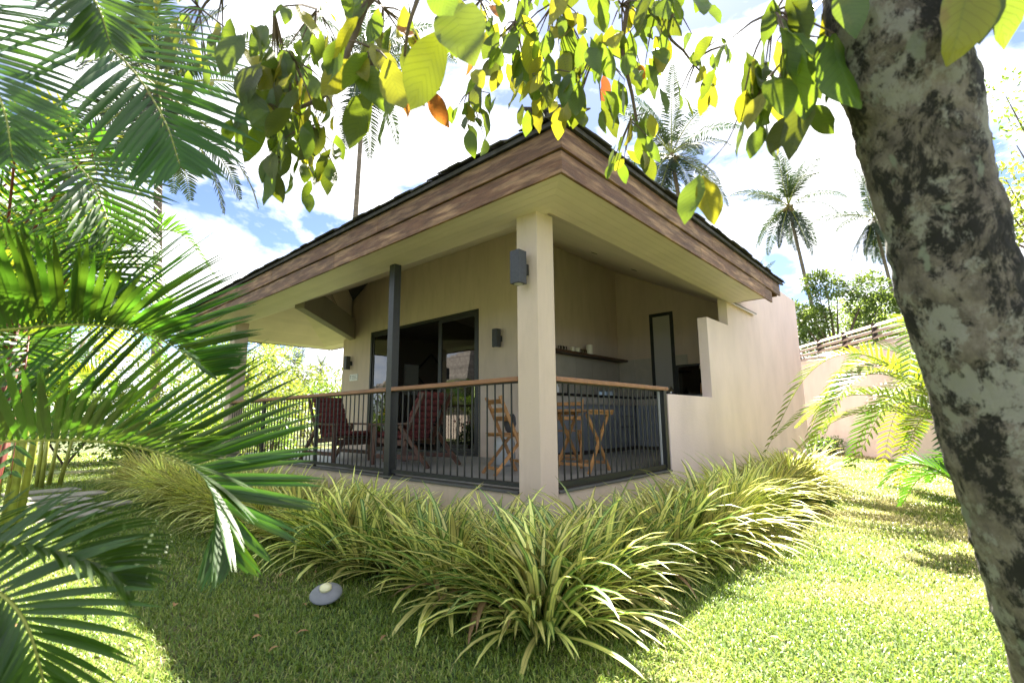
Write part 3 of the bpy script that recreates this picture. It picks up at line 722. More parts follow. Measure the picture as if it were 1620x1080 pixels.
# on the counter
tp = MB().tube([(4.35, 2.80, 1.466), (4.35, 2.80, 1.70), (4.35, 2.74, 1.74), (4.35, 2.64, 1.73), (4.35, 2.62, 1.68)], 0.011, 10)
tag(tp.build('tap', M['chrome'], smooth=True), 'chrome swan neck tap on the black worktop', 'tap')
tag(MB().lathe([(.035, 0), (.035, .13), (.012, .15), (.012, .19)], 14, (3.75, 2.6, 1.466)).build('soap_bottle', M['white'], smooth=False), 'white pump bottle at the left end of the worktop', 'bottle')
for i, (x, w) in enumerate(((5.25, .16), (5.55, .15))):
    tag(MB().box(x, 2.5, 1.467, x + w, 2.68, 1.60).build('food_container', M['clear'], bevel=.01), ('left' if i == 0 else 'right') + ' one of two clear food containers on the worktop', 'container')
tag(MB().lathe([(.05, 0), (.07, .06), (.07, .1), (.02, .16), (.01, .2)], 16, (6.2, 1.55, 1.466)).build('kettle', M['chrome'], smooth=True), 'small steel kettle in the corner of the worktop', 'kettle')
tag(MB().lathe([(.05, 0), (.055, .02), (.055, .5), (.03, .52)], 14, (6.35, .93, 1.466)).build('jar', M['granite']), 'dark tall flask in front of the dark kitchen window', 'flask')
tag(MB().lathe([(.06, 0), (.07, .02), (.06, .09), (.02, .1)], 14, (6.35, .93, 1.99)).build('flask_lid', M['cream'], smooth=True), 'cream cap on top of the dark flask', 'cap')
tag(MB().tube([(6.2, .95, 1.466), (6.21, .93, 1.7)], [.012, .02], 8).build('wooden_spatula', M['teak']), 'pale wooden spatula upright on the worktop', 'spatula')

# --- railings
def railing(root, p0, p1, posts, bal, rails, nrm, hr):
    pass
RL = 0.055
rl = empty('terrace_railing', (RL, 4, 0.4), label='long black baluster railing with wooden handrail on the left side of the terrace', cat='railing')
def rb(root, nm, m, *a, bevel=0.0):
    l = root.location; a = [a[0] - l.x, a[1] - l.y, a[2] - l.z, a[3] - l.x, a[4] - l.y, a[5] - l.z]
    return MB().box(*a).build(nm, m, root, bevel=bevel)
rb(rl, 'handrail', M['rail'], RL - 0.058, 0.252, 1.375, RL + 0.03, 2.256, 1.42, bevel=0.006)
rb(rl, 'handrail', M['rail'], RL - 0.058, 2.368, 1.375, RL + 0.03, 7.588, 1.42, bevel=0.006)
for a, b in ((0.252, 2.256), (2.368, 7.588)):
    rb(rl, 'top_flat', M['steel'], RL - 0.02, a, 1.363, RL + 0.02, b, 1.374)
    rb(rl, 'bottom_rail', M['steel'], RL - 0.022, a, 0.428, RL + 0.022, b, 0.468)
bme = MB().box(-0.006, -0.006, 0.0, 0.006, 0.006, 0.895).mesh('baluster', M['steel'])
y = 0.381
while y < 7.55:
    if not (2.2 < y < 2.42) and abs(y - 4.2) > 0.05 and abs(y - 6.08) > 0.05: inst('baluster', bme, rl, (0, y - 4, 0.068))
    y += 0.1067
for y in (4.17, 6.05): rb(rl, 'post', M['steel'], RL - 0.02, y - 0.02, 0.399, RL + 0.02, y + 0.02, 1.362)
rr = empty('terrace_railing', (1.4, RL, 0.4), label='short black baluster railing with wooden handrail in front of the kitchen', cat='railing')
rb(rr, 'handrail', M['rail'], 0.252, RL - 0.058, 1.375, 2.63, RL + 0.03, 1.42, bevel=0.006)
rb(rr, 'top_flat', M['steel'], 0.252, RL - 0.02, 1.363, 2.50, RL + 0.02, 1.374)
rb(rr, 'bottom_rail', M['steel'], 0.252, RL - 0.03, 0.418, 2.50, RL + 0.022, 0.468)
rb(rr, 'post', M['steel'], 2.505, RL - 0.045, 0.399, 2.585, RL + 0.04, 1.374)
rb(rr, 'thin_post', M['greyplastic'], 2.44, RL - 0.012, 0.469, 2.455, RL + 0.012, 1.362)
x = 0.315
while x < 2.42:
    inst('baluster', bme, rr, (x - 1.4, 0, 0.068)); x += 0.1045

# --- wall lamps
lampb = MB().box(-0.055, -0.055, -0.155, 0.055, 0.055, 0.155).mesh('lamp_body', M['lampm'])
def wall_lamp(x, y, z, rz, label):
    t = empty('wall_lamp', (x, y, z), rz, label, 'wall lamp', 'black box wall lamps')
    o = inst('lamp_body', lampb, t, (-0.115, 0, 0)); b = o.modifiers.new('b', 'BEVEL'); b.width = 0.003; b.segments = 1
    MB().box(-0.06, -0.03, -0.055, -0.0015, 0.03, 0.045).build('bracket', M['steel'], t)
    MB().lathe([(0.04, 0), (0.04, 0.004)], 16).build('lens', M['frost'], t, loc=(-0.115, 0, -0.158))
    return t
wall_lamp(0, 0.13, 2.40, 0, 'black up and down box lamp on the front column of the terrace')
wall_lamp(DX, 2.97, 2.40, 0, 'black box lamp on the wall to the right of the sliding door')
wall_lamp(DX, 7.86, 2.38, 0, 'black box lamp above the small white sign plate left of the door')
wall_lamp(0, 7.72, 2.30, 0, 'black box lamp on the far column at the left end of the terrace')
# sign plate with small dark symbol and lines of print
sg = MB().box(DX - 0.012, 7.55, 1.96, DX - 0.002, 7.90, 2.11).build('sign_plate', M['white'], None, bevel=0.002)
tag(sg, 'small white notice plate with dark symbol and print under the left lamp', 'sign')
ink = mat('grey_print', (0.12, 0.11, 0.10), 0.7)
pr = MB()
pr.box(DX - 0.0135, 7.82, 2.065, DX - 0.0122, 7.875, 2.08); pr.box(DX - 0.0135, 7.84, 2.0, DX - 0.0122, 7.855, 2.064)
for i, (a, b) in enumerate(((7.60, 7.79), (7.62, 7.79), (7.58, 7.79))):
    z = 2.07 - i * 0.035; y = a
    while y < b: w = U(.012, .035); pr.box(DX - 0.0135, y, z, DX - 0.0122, min(y + w, b), z + 0.012); y += w + .008
pr.build('print', ink, sg)
# ------------------------------------------------------------------ furniture
def lounge_chair(loc, rz, label):
    t = empty('lounge_chair', loc, rz, label, 'armchair', 'maroon cushioned lounge chairs on the terrace')
    dw = M['darkwood']
    for s in (-1, 1):
        y = s * 0.31
        MB().bar((0.46, y, 0), (0.42, y, 0.55), 0.035, 0.075, (1, 0, 0)).build('front_leg', dw, t, bevel=.003)
        MB().bar((-0.66, y, 0), (-0.10, y, 0.56), 0.035, 0.06, (1, 0, 0)).build('rear_leg', dw, t, bevel=.003)
        MB().bar((-0.34, y, 0.585), (0.52, y, 0.575), 0.075, 0.028).build('armrest', dw, t, bevel=.004)
        MB().bar((-0.50, y * .98, 0.13), (0.44, y * .98, 0.13), 0.03, 0.06).build('stretcher', dw, t, bevel=.003)
        MB().bar((-0.12, y * .9, 0.30), (-0.52, y * .9, 1.0), 0.03, 0.05, (1, 0, 0)).build('back_frame', dw, t, bevel=.003)
        MB().bar((-0.20, y * .9, 0.31), (0.50, y * .9, 0.36), 0.03, 0.07).build('seat_rail', dw, t, bevel=.003)
    MB().bar((0.46, -0.29, 0.30), (0.46, 0.29, 0.30), 0.03, 0.09).build('front_apron', dw, t, bevel=.003)
    for i in range(5):
        x = -0.1 + i * 0.135
        MB().box(x, -0.27, 0.352 + x * .07, x + 0.11, 0.27, 0.37 + x * .07).build('seat_slat', dw, t)
    for i in range(5):                                     # tufted rolls
        x = -0.12 + i * 0.128
        o = MB().box(-0.062, -0.26, -0.035, 0.062, 0.26, 0.035).build('seat_cushion_roll', M['cushion'], t, smooth=True, bevel=.028, loc=(x + .06, 0, 0.41 + x * .07)); o.rotation_euler.y = -0.07
    d = V((-0.40, 0, 0.70)).normalized()
    for i in range(7):
        p = V((-0.10, 0, 0.44)) + d * (i * 0.10 + 0.02)
        o = MB().box(-0.038, -0.26, -0.05, 0.038, 0.26, 0.05).build('back_cushion_roll', M['cushion'], t, smooth=True, bevel=.028, loc=p); o.rotation_euler.y = -0.52
    return t
lounge_chair((0.78, 4.86, FZ), R(-90), 'maroon cushioned lounge chair at the far side of the vase, back towards the garden')
lounge_chair((1.02, 3.22, FZ), R(97), 'maroon cushioned lounge chair half hidden by the black full height post')
t = empty('side_table', (1.25, 4.12, FZ), label='small dark wooden table between the two lounge chairs', cat='table')
MB().box(-0.22, -0.2, 0.42, 0.22, 0.2, 0.445).build('table_top', M['darkwood'], t, bevel=.003)
for sx in (-1, 1):
    for sy in (-1, 1): MB().box(sx * .18 - .02, sy * .16 - .02, 0, sx * .18 + .02, sy * .16 + .02, .42).build('leg', M['darkwood'], t)
t = empty('flower_vase', (1.15, 4.08, FZ + .446), label='clear glass vase of yellow flowers on the small dark table', cat='vase of flowers')
MB().lathe([(.04, 0), (.05, .02), (.05, .12), (.035, .14)], 16).build('vase', M['clear'], t, smooth=True)
fl = MB(); st = MB()
for i in range(34):
    a = U(0, 6.28); r = U(0, .13); z = U(.18, .36); c = V((r * math.cos(a), r * math.sin(a), z))
    if i % 2: st.tube([(0, 0, .08), c * .6 + V((0, 0, .05)), c], .003, 4)
    for k in range(6):
        b = a + k * 1.05; e = c + V((math.cos(b) * .028, math.sin(b) * .028, .008))
        fl.poly([c, c + V((math.cos(b - .5) * .018, math.sin(b - .5) * .018, .006)), e, c + V((math.cos(b + .5) * .018, math.sin(b + .5) * .018, .006))], [(0, 1, 2, 3)])
fl.build('petals', M['petal'], t); st.build('stems', M['gstem'], t)
lf = MB()
for i in range(40):
    a = U(0, 6.28); r = U(.03, .14); z = U(.12, .28); p = V((r * math.cos(a), r * math.sin(a), z)); d = V((math.cos(a), math.sin(a), U(-.3, .6))).normalized()
    lf.blade([p, p + d * .025, p + d * .05], [.004, .02, .002], V((0, 0, 1)))
lf.build('foliage', M['bushleaf'], t)

def folding_chair(loc, rz, label):
    t = empty('folding_chair', loc, rz, label, 'folding chair', 'slatted teak folding chairs round the terrace table')
    w = M['teak']
    for s in (-1, 1):
        MB().bar((0.24, s * .205, 0), (-0.16, s * .205, .9), .022, .04, (1, 0, 0)).build('back_leg', w, t, bevel=.003)
        MB().bar((-0.22, s * .175, 0), (0.17, s * .175, .45), .022, .036, (1, 0, 0)).build('front_leg', w, t, bevel=.003)
        MB().bar((-0.15, s * .18, .445), (0.2, s * .18, .445), .02, .03).build('seat_rail', w, t, bevel=.002)
    for i in range(6): MB().box(-.17 + i * .065, -.2, .461, -.12 + i * .065, .2, .475).build('seat_slat', w, t, bevel=.002)
    for z in (.64, .74, .84):
        x = .24 - .4 * z / .9
        o = MB().box(-.008, -.195, -.028, .008, .195, .028).build('back_slat', w, t, bevel=.002, loc=(x, 0, z)); o.rotation_euler.y = -.42
    MB().bar((0.17, -.2, .14), (0.17, .2, .14), .02, .03).build('stretcher', w, t)
    MB().bar((-0.16, -.17, .07), (-0.16, .17, .07), .02, .035).build('stretcher', w, t)
    return t
folding_chair((0.98, 1.32, FZ), R(-22), 'slatted teak folding chair left of the front column with a dark bag hung behind it')
folding_chair((2.30, 1.36, FZ), R(205), 'slatted teak folding chair beyond the small terrace table')
tb = empty('folding_table', (1.76, 0.74, FZ), R(4), 'small slatted teak folding table by the short railing', 'table')
for i in range(7): MB().box(-.315 + i * .091, -.29, .715, -.315 + i * .091 + .083, .29, .735).build('top_slat', M['teak'], tb, bevel=.002)
for s in (-1, 1):
    MB().box(-.31, s * .25 - .012, .68, .31, s * .25 + .012, .714).build('apron', M['teak'], tb)
    MB().bar((-.29, s * .225, 0), (.24, s * .225, .69), .024, .045, (1, 0, 0)).build('leg', M['teak'], tb, bevel=.003)
    MB().bar((.29, s * .195, 0), (-.24, s * .195, .69), .024, .045, (1, 0, 0)).build('leg', M['teak'], tb, bevel=.003)
MB().bar((-.22, -.22, .1), (-.22, .22, .1), .02, .035).build('stretcher', M['teak'], tb)
MB().bar((.22, -.2, .1), (.22, .2, .1), .02, .035).build('stretcher', M['teak'], tb)
b = MB().lathe([(.02, 0), (.07, .05), (.095, .13), (.085, .22), (.06, .26)], 14)
o = b.build('cloth_bag', M['bag'], None, smooth=True, loc=(1.02, 1.28, FZ + .46)); o.scale = (.5, 1, .9); tag(o, 'dark grey cloth bag hanging behind the slats of a teak folding chair', 'bag')
o = MB().lathe([(.13, 0), (.15, .03), (.15, .30), (.13, .36), (.05, .40), (.04, .46)], 22).build('water_container', M['greyplastic'], None, smooth=True, loc=(1.75, 2.05, FZ))
tag(o, 'grey round water container on the terrace floor behind the folding chair', 'container')

# garden lamp in the lawn
gl = empty('garden_light', (-1.86, 0.09, 0.0), label='small grey round garden light tilted in the grass beside the plant bed', cat='garden light')
o = MB().lathe([(.088, -.003), (.09, 0), (.082, .009), (.060, .022), (.034, .030)], 28).build('shade', M['lampcap'], gl, smooth=True, loc=(0, 0, .06)); o.rotation_euler = (R(16), R(-14), 0)
o = MB().lathe([(.034, 0), (.033, .014), (.02, .024), (.003, .028)], 20).build('lens', M['lens'], gl, smooth=True, loc=(-.008, -.008, .088)); o.rotation_euler = (R(16), R(-14), 0)
MB().tube([(0, 0, -.02), (0, 0, .09)], .014, 8).build('stake', M['steel'], gl)
# stepping stones
for i, (x, y, r) in enumerate(((-2.55, 4.7, 3), (-2.2, 5.4, -4), (-2.5, 6.1, 5), (-2.25, 6.8, 0), (-2.45, 7.6, -3))):
    o = MB().box(-.42, -.2, -.02, .42, .2, .035).build('paving_slab', M['stone'], None, bevel=.012, loc=(x, y, 0)); o.rotation_euler.z = R(r + 8)
    tag(o, 'long grey stepping slab in the lawn of the garden path at left', 'paving slab', 'stepping slabs of the garden path')

# ------------------------------------------------------------------ boundary wall with louvres
bd = V((0.797, 0.604, 0)).normalized()
P0 = V((14.85, 0.81, 0))
bw = empty('boundary_wall', (14.85, 0.81, 0), math.atan2(bd.y, bd.x), 'pinkish garden wall topped with pale louvre boards at the far right', 'garden wall')
MB().box(-13, 0, 0, 6, .2, 2.72).build('wall', M['outwall'], bw)
MB().box(-13, -.02, 2.722, 6, .22, 2.78).build('coping', M['outwall'], bw, bevel=.01)
k = -12.9
while k < 6:
    MB().box(k - .035, .05, 2.79, k + .035, .15, 3.34).build('louvre_post', M['bracket'], bw)
    for j in range(4):
        o = MB().box(k + .04, -.06, -.008, k + 1.26, .10, .008).build('louvre_board', M['louvre'], bw, loc=(0, .1, 2.86 + j * .145)); o.rotation_euler.x = R(-38)
        MB().box(k - .034, -.05, 2.84 + j * .145, k + .034, .049, 2.90 + j * .145).build('louvre_bracket', M['bracket'], bw)
    k += 1.3

# pale neighbour house far left, out of frame, mirrored in the glass door
nb = empty('neighbour_villa', (-13.5, 21, 0), label='pale neighbouring villa under a grey shingle roof, mirrored in the glass door', cat='house')
MB().box(-4, -4, 0, 4, 4, 3.0).build('wall', M['neigh'], nb)
for i in range(16):
    z = 2.9 + i * .17; d = 5.0 - i * .31
    if d > .1: MB().box(-d, -d, z, d, d, z + .16).build('roof_course', M['nroof'], nb)
# ------------------------------------------------------------------ strap leaf bed
def strap_mesh(L, W, rise, droop, side, nseg=7):
    """blade in its local frame: leaves along +x, up +z"""
    pts = []; p = V((0, 0, 0)); a = rise
    for i in range(nseg + 1):
        pts.append(p.copy()); s = L / nseg
        p = p + V((math.cos(a) * s, side * s * (i / nseg), math.sin(a) * s)); a -= droop * (0.35 + 1.3 * i / nseg) / nseg
    ws = [W * x for x in (0.55, 0.85, 1.0, 1.0, 0.92, 0.72, 0.42, 0.03)]
    return MB().blade(pts, ws, V((0, 0, 1)), 0.35)
straps = []
for i in range(22):
    k = i / 21
    L = U(.50, .76); rise = R(U(12, 84)); droop = R(U(60, 115)) if rise > R(55) else R(U(35, 90))
    straps.append(strap_mesh(L * 1.0, U(.034, .048), rise, droop, U(-.18, .18)).mesh('leaf', M['deadstrap'] if i == 21 else (M['strap'] if i % 4 else M['strap2']), smooth=True))
def clump_leaf_objs(t, n, k_=1.0):
    for k in range(n):
        me = random.choice(straps if rnd() < .3 else straps[:21]); a = U(0, 6.283); s = U(.75, 1.12) * k_
        q_ = U(0, .15); inst('leaf', me, t, (math.cos(a) * q_, math.sin(a) * q_, U(0, .05)), (U(-.12, .12), U(-.2, .16), a), (s, s, s))
def clump_mesh(n):
    b = MB()
    for k in range(n):
        L = U(.50, .76); rise = R(U(14, 82)); droop = R(U(40, 108))
        mb = strap_mesh(L, U(.032, .046), rise, droop, U(-.2, .2)); a = U(0, 6.283)
        rot = Matrix.Rotation(a, 3, 'Z'); off = V((math.cos(a) * .09, math.sin(a) * .09, U(0, .05)))
        b.poly([rot @ V(v) + off for v in mb.v], mb.f, mb.uv)
    return b.mesh('strap_plant', M['strap'], smooth=True)
cm = [clump_mesh(92) for _ in range(5)]
spots = [(-1.34, -1.08), (-1.08, -1.08), (-1.15, -.85), (-.8, -.8)]
y = -.95
while y < 7.6:
    spots.append((-1.28 + U(-.07, .07), y + U(-.06, .06))); y += .31
y = -.75
while y < 7.6:
    spots.append((-.58 + U(-.08, .08), y + U(-.06, .06))); y += .31
x = -.75
while x < 5.4:
    spots.append((x + U(-.06, .06), -1.03 + U(-.07, .07) + max(0, x - 3.2) * .10)); x += .31
x = -.15
while x < 5.3:
    spots.append((x + U(-.06, .06), -.60 + U(-.07, .07))); x += .31
GL = 'variegated strap leaved plants bordering the terrace'
for i, (x, y) in enumerate(sorted(spots, key=lambda p: (p[0] + 3.35) ** 2 + (p[1] + 2.69) ** 2)):
    side = 'left' if x < -.9 else ('right' if y < -.9 else 'inner')
    lab = {'left': 'striped strap leaf plant in the outer row along the left bed', 'right': 'striped strap leaf plant in the outer row of the right bed, by the sunny lawn', 'inner': 'striped strap leaf plant in the inner row close under the railings'}[side]
    if i == 0: lab = 'nearest striped strap leaf plant at the front corner of the bed'
    if i < 22:
        t = empty('strap_plant', (x, y, 0), U(0, 6.28), lab, 'plant', GL + ', ' + side + ' row'); clump_leaf_objs(t, 112 if x < -.9 or y < -.9 else 60, .95 if x < -.9 or y < -.9 else .68)
    else:
        o = inst('strap_plant', random.choice(cm), None, (x, y, 0), (0, 0, U(0, 6.28)), (U(.9, 1.1) * (1 if (x < -.9 or y < -.9) else .72),) * 3)
        tag(o, lab, 'plant', GL + ', ' + side + ' row')
# the big pale plant at the right end of the bed
t = empty('strap_plant', (5.5, -.95, 0), 0, 'larger strap leaf plant with whitish sunlit blades at the right end of the bed', 'plant')
for k in range(46):
    me = random.choice(straps); a = U(0, 6.283); s = U(1.0, 1.5)
    inst('leaf', me, t, (0, 0, 0), (U(-.1, .1), U(-.15, .1), a), (s, s, s))

# ------------------------------------------------------------------ lawn blades (nobody could count them)
def lawn(name, regions, material, seed):
    rs = np.random.RandomState(seed); VV = []; FF = []; UVs = []; base = 0
    for (fn, dens, area, hl, wd) in regions:
        n = int(dens * area[4])
        x = rs.uniform(area[0], area[2], n); y = rs.uniform(area[1], area[3], n)
        keep = fn(x, y); x = x[keep]; y = y[keep]; n = len(x)
        a = rs.uniform(0, 2 * np.pi, n); h = rs.uniform(hl[0], hl[1], n); w = rs.uniform(wd * .7, wd * 1.3, n); tilt = rs.uniform(.5, 1.5, n)
        dx, dy = np.cos(a), np.sin(a); px, py = -dy, dx
        o1 = h * .5 * np.sin(tilt * .6); z1 = h * .5 * np.cos(tilt * .6); o2 = o1 + h * .5 * np.sin(tilt * 1.3); z2 = np.maximum(z1 + h * .5 * np.cos(tilt * 1.3), .004)
        v = np.empty((n, 5, 3))
        v[:, 0] = np.stack([x - px * w / 2, y - py * w / 2, np.zeros(n) - .003], 1); v[:, 1] = np.stack([x + px * w / 2, y + py * w / 2, np.zeros(n) - .003], 1)
        v[:, 2] = np.stack([x + dx * o1 - px * w / 2, y + dy * o1 - py * w / 2, z1], 1); v[:, 3] = np.stack([x + dx * o1 + px * w / 2, y + dy * o1 + py * w / 2, z1], 1)
        v[:, 4] = np.stack([x + dx * o2, y + dy * o2, z2], 1)
        idx = base + np.arange(n)[:, None] * 5
        VV.append(v.reshape(-1, 3)); FF.append((idx, n)); base += n * 5
    verts = np.concatenate(VV); nv = len(verts)
    loops = []; starts = []; totals = []; ls = 0
    for idx, n in FF:
        q = np.concatenate([idx + 0, idx + 1, idx + 3, idx + 2, idx + 2, idx + 3, idx + 4], 1).reshape(-1)
        s = ls + np.arange(n)[:, None] * 7 + np.array([[0, 4]]); starts.append(s.reshape(-1)); totals.append(np.tile([4, 3], n)); loops.append(q); ls += n * 7
    me = bpy.data.meshes.new(name); loops = np.concatenate(loops).astype(np.int32); starts = np.concatenate(starts).astype(np.int32); totals = np.concatenate(totals).astype(np.int32)
    me.vertices.add(nv); me.vertices.foreach_set('co', verts.astype(np.float32).ravel())
    me.loops.add(len(loops)); me.loops.foreach_set('vertex_index', loops)
    me.polygons.add(len(starts)); me.polygons.foreach_set('loop_start', starts); me.polygons.foreach_set('loop_total', totals)
    me.update(calc_edges=True); me.materials.append(material)
    o = bpy.data.objects.new(name, me); col.objects.link(o); tag(o, kind='stuff'); return o
def grassmat():
    mt = bpy.data.materials.new('lawn_grass'); mt.use_nodes = True
    n, l = mt.node_tree.nodes, mt.node_tree.links
    p = n['Principled BSDF']; p.inputs['Roughness'].default_value = .4
    g = n.new('ShaderNodeNewGeometry')
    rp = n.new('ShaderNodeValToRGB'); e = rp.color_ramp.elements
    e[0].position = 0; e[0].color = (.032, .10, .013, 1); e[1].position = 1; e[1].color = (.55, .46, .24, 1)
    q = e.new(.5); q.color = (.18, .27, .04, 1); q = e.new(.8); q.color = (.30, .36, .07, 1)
    ri = n.new('ShaderNodeMath'); ri.operation = 'MULTIPLY_ADD'; ri.inputs[1].default_value = .86
    l.new(g.outputs['Random Per Island'], ri.inputs[0])
    nz = n.new('ShaderNodeTexNoise'); nz.inputs['Scale'].default_value = .9; nz.inputs['Detail'].default_value = 4; l.new(g.outputs['Position'], nz.inputs['Vector'])
    mr = n.new('ShaderNodeMapRange'); mr.inputs['From Min'].default_value = .40; mr.inputs['From Max'].default_value = .65; mr.inputs['To Min'].default_value = 0; mr.inputs['To Max'].default_value = .55
    l.new(nz.outputs['Fac'], mr.inputs['Value'])
    # the turf is worn and straw coloured towards the right; tint also strengthened to brighten the sunlit lawn there
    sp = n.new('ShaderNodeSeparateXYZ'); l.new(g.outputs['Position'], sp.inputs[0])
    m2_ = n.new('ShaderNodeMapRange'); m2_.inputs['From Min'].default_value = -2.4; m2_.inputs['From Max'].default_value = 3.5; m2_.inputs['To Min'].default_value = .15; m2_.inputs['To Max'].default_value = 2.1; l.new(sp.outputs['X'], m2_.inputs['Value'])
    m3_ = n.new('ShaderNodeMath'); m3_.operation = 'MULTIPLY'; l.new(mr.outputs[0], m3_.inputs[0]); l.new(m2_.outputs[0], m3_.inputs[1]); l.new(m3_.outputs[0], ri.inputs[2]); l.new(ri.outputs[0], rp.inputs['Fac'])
    l.new(rp.outputs['Color'], p.inputs['Base Color'])
    tr = n.new('ShaderNodeBsdfTranslucent'); mx = n.new('ShaderNodeMix'); mx.data_type = 'RGBA'; mx.inputs['Factor'].default_value = .6
    l.new(rp.outputs['Color'], mx.inputs[6]); mx.inputs[7].default_value = (.32, .44, .05, 1); l.new(mx.outputs[2], tr.inputs['Color'])
    ms = n.new('ShaderNodeMixShader'); ms.inputs[0].default_value = .35; l.new(p.outputs[0], ms.inputs[1]); l.new(tr.outputs[0], ms.inputs[2]); l.new(ms.outputs[0], n['Material Output'].inputs['Surface'])
    return mt
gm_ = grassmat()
def vis(x, y, d0, d1):
    rx, ry = x + 3.352, y + 2.693
    f = rx * .744 + ry * .668; s = rx * .669 - ry * .743
    inb = ((x > -.75) & (y > -.75)) & (x < 10.3) & (y < 8.3)
    return (f > d0) & (f <= d1) & (np.abs(s) < f * 1.12 + .5) & ~inb
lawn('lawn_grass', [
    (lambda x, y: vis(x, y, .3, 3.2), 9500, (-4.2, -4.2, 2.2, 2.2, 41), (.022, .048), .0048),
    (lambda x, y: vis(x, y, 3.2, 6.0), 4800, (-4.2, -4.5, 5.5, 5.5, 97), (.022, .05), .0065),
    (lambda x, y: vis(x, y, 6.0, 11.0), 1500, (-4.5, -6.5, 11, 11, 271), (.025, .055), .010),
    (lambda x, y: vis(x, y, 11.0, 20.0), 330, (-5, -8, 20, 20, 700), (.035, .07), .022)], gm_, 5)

# ------------------------------------------------------------------ palms
def bez(p, n):
    """smooth curve through control points (Catmull-Rom)"""
    P = [V(q) for q in p]; P = [P[0] * 2 - P[1]] + P + [P[-1] * 2 - P[-2]]; out = []
    m_ = len(P) - 3
    for i in range(n + 1):
        u = i / n * m_; k = min(int(u), m_ - 1); t = u - k
        a, b, c, d = P[k:k + 4]
        out.append(.5 * ((2 * b) + (c - a) * t + (2 * a - 5 * b + 4 * c - d) * t * t + (3 * b - a - 3 * c + d) * t ** 3))
    return out
def frond_mb(ctrl, nrm, nleaf, L, W, droop, start=.12, sweep=.75, lift=.25, seg=5, rach=.012, stiff=.5, rnd_=.08, prof=None):
    lv = MB(); st = MB(); c = bez(ctrl, 24); n = len(c) - 1
    st.tube(c, [rach * (1 - .8 * i / n) for i in range(n + 1)], 6)
    nrm = V(nrm).normalized()
    for i in range(nleaf):
        t = start + (1 - start) * (i + .5) / nleaf; u = t * n; k = min(int(u), n - 1)
        p = c[k].lerp(c[k + 1], u - k); T = (c[k + 1] - c[k]).normalized(); S = T.cross(nrm).normalized(); N = S.cross(T)
        s0 = (t - start) / (1 - start)
        ll = L * (math.sin(math.pi * min(1, .18 + .82 * s0)) ** .6 * (.55 + .45 * (1 - s0)) + .10)
        for sg in (-1, 1):
            l_ = ll * U(1 - rnd_, 1 + rnd_); sw = sweep * (.75 + .65 * s0) + U(-rnd_, rnd_)
            d = (S * sg + T * sw + N * (lift + U(-rnd_, rnd_))).normalized(); q = p.copy(); pts = [q.copy()]
            for j in range(seg):
                q = q + d * (l_ / seg); pts.append(q.copy()); d = (d + V((0, 0, -droop * (.3 + j / seg)))).normalized()
            ws = [W * max(.04, math.sin(math.pi * min(1, (.22 + .78 * j / seg))) ** .7) for j in range(seg + 1)]; ws[0] = W * .35
            lv.blade(pts, ws, N + S * (sg * -.3), .3)
    return lv, st
def add_frond(root, ctrl, nrm, stem='greenstem', leafm='palmleaf', single=False, **k):
    """a frond is the rachis; its leaflets are its child"""
    loc = root.location
    rz = 0
    c2 = [V(p) - loc for p in ctrl]
    lv, st = frond_mb(c2, nrm, **k)
    f = st.build('frond', M[stem], root, smooth=True)
    if single:                                   # nearest fronds: every leaflet is its own object
        n = 18
        for i in range(len(lv.v) // n):
            o_ = V(lv.v[i * n + 1]); one = MB()
            one.poly([V(v) - o_ for v in lv.v[i * n:i * n + n]], [(3 * j + a, 3 * j + a + 1, 3 * j + a + 4, 3 * j + a + 3) for j in range(5) for a in (0, 1)], lv.uv[i * n:i * n + n])
            one.build('leaflet', M[leafm], f, smooth=True, loc=o_)
    else: lv.build('leaflets', M[leafm], f, smooth=True)
    return f
def arch(base, az, reach, up, drop, n=5):
    """control points of an arching frond from base"""
    h = V((math.sin(az), math.cos(az), 0)); return [V(base) + h * (reach * s) + V((0, 0, up * math.sin(math.pi * min(1, s * 1.0) * .62) - drop * s ** 2.2)) for s in [i / (n - 1) for i in range(n)]]
UP = V((0, 0, 1))
def stems(root, n, h, lean, m, r=.035, spread=.25):
    tops = []
    for i in range(n):
        a = U(0, 6.28); b = V((math.cos(a), math.sin(a), 0)) * U(.03, spread); e = b * (1 + lean) + V((0, 0, h * U(.75, 1.1)))
        MB().tube([b, b.lerp(e, .5) + V((0, 0, 0)), e], [r, r * .8, r * .55], 10).build('stem', M[m], root, smooth=True); tops.append(e)
    return tops

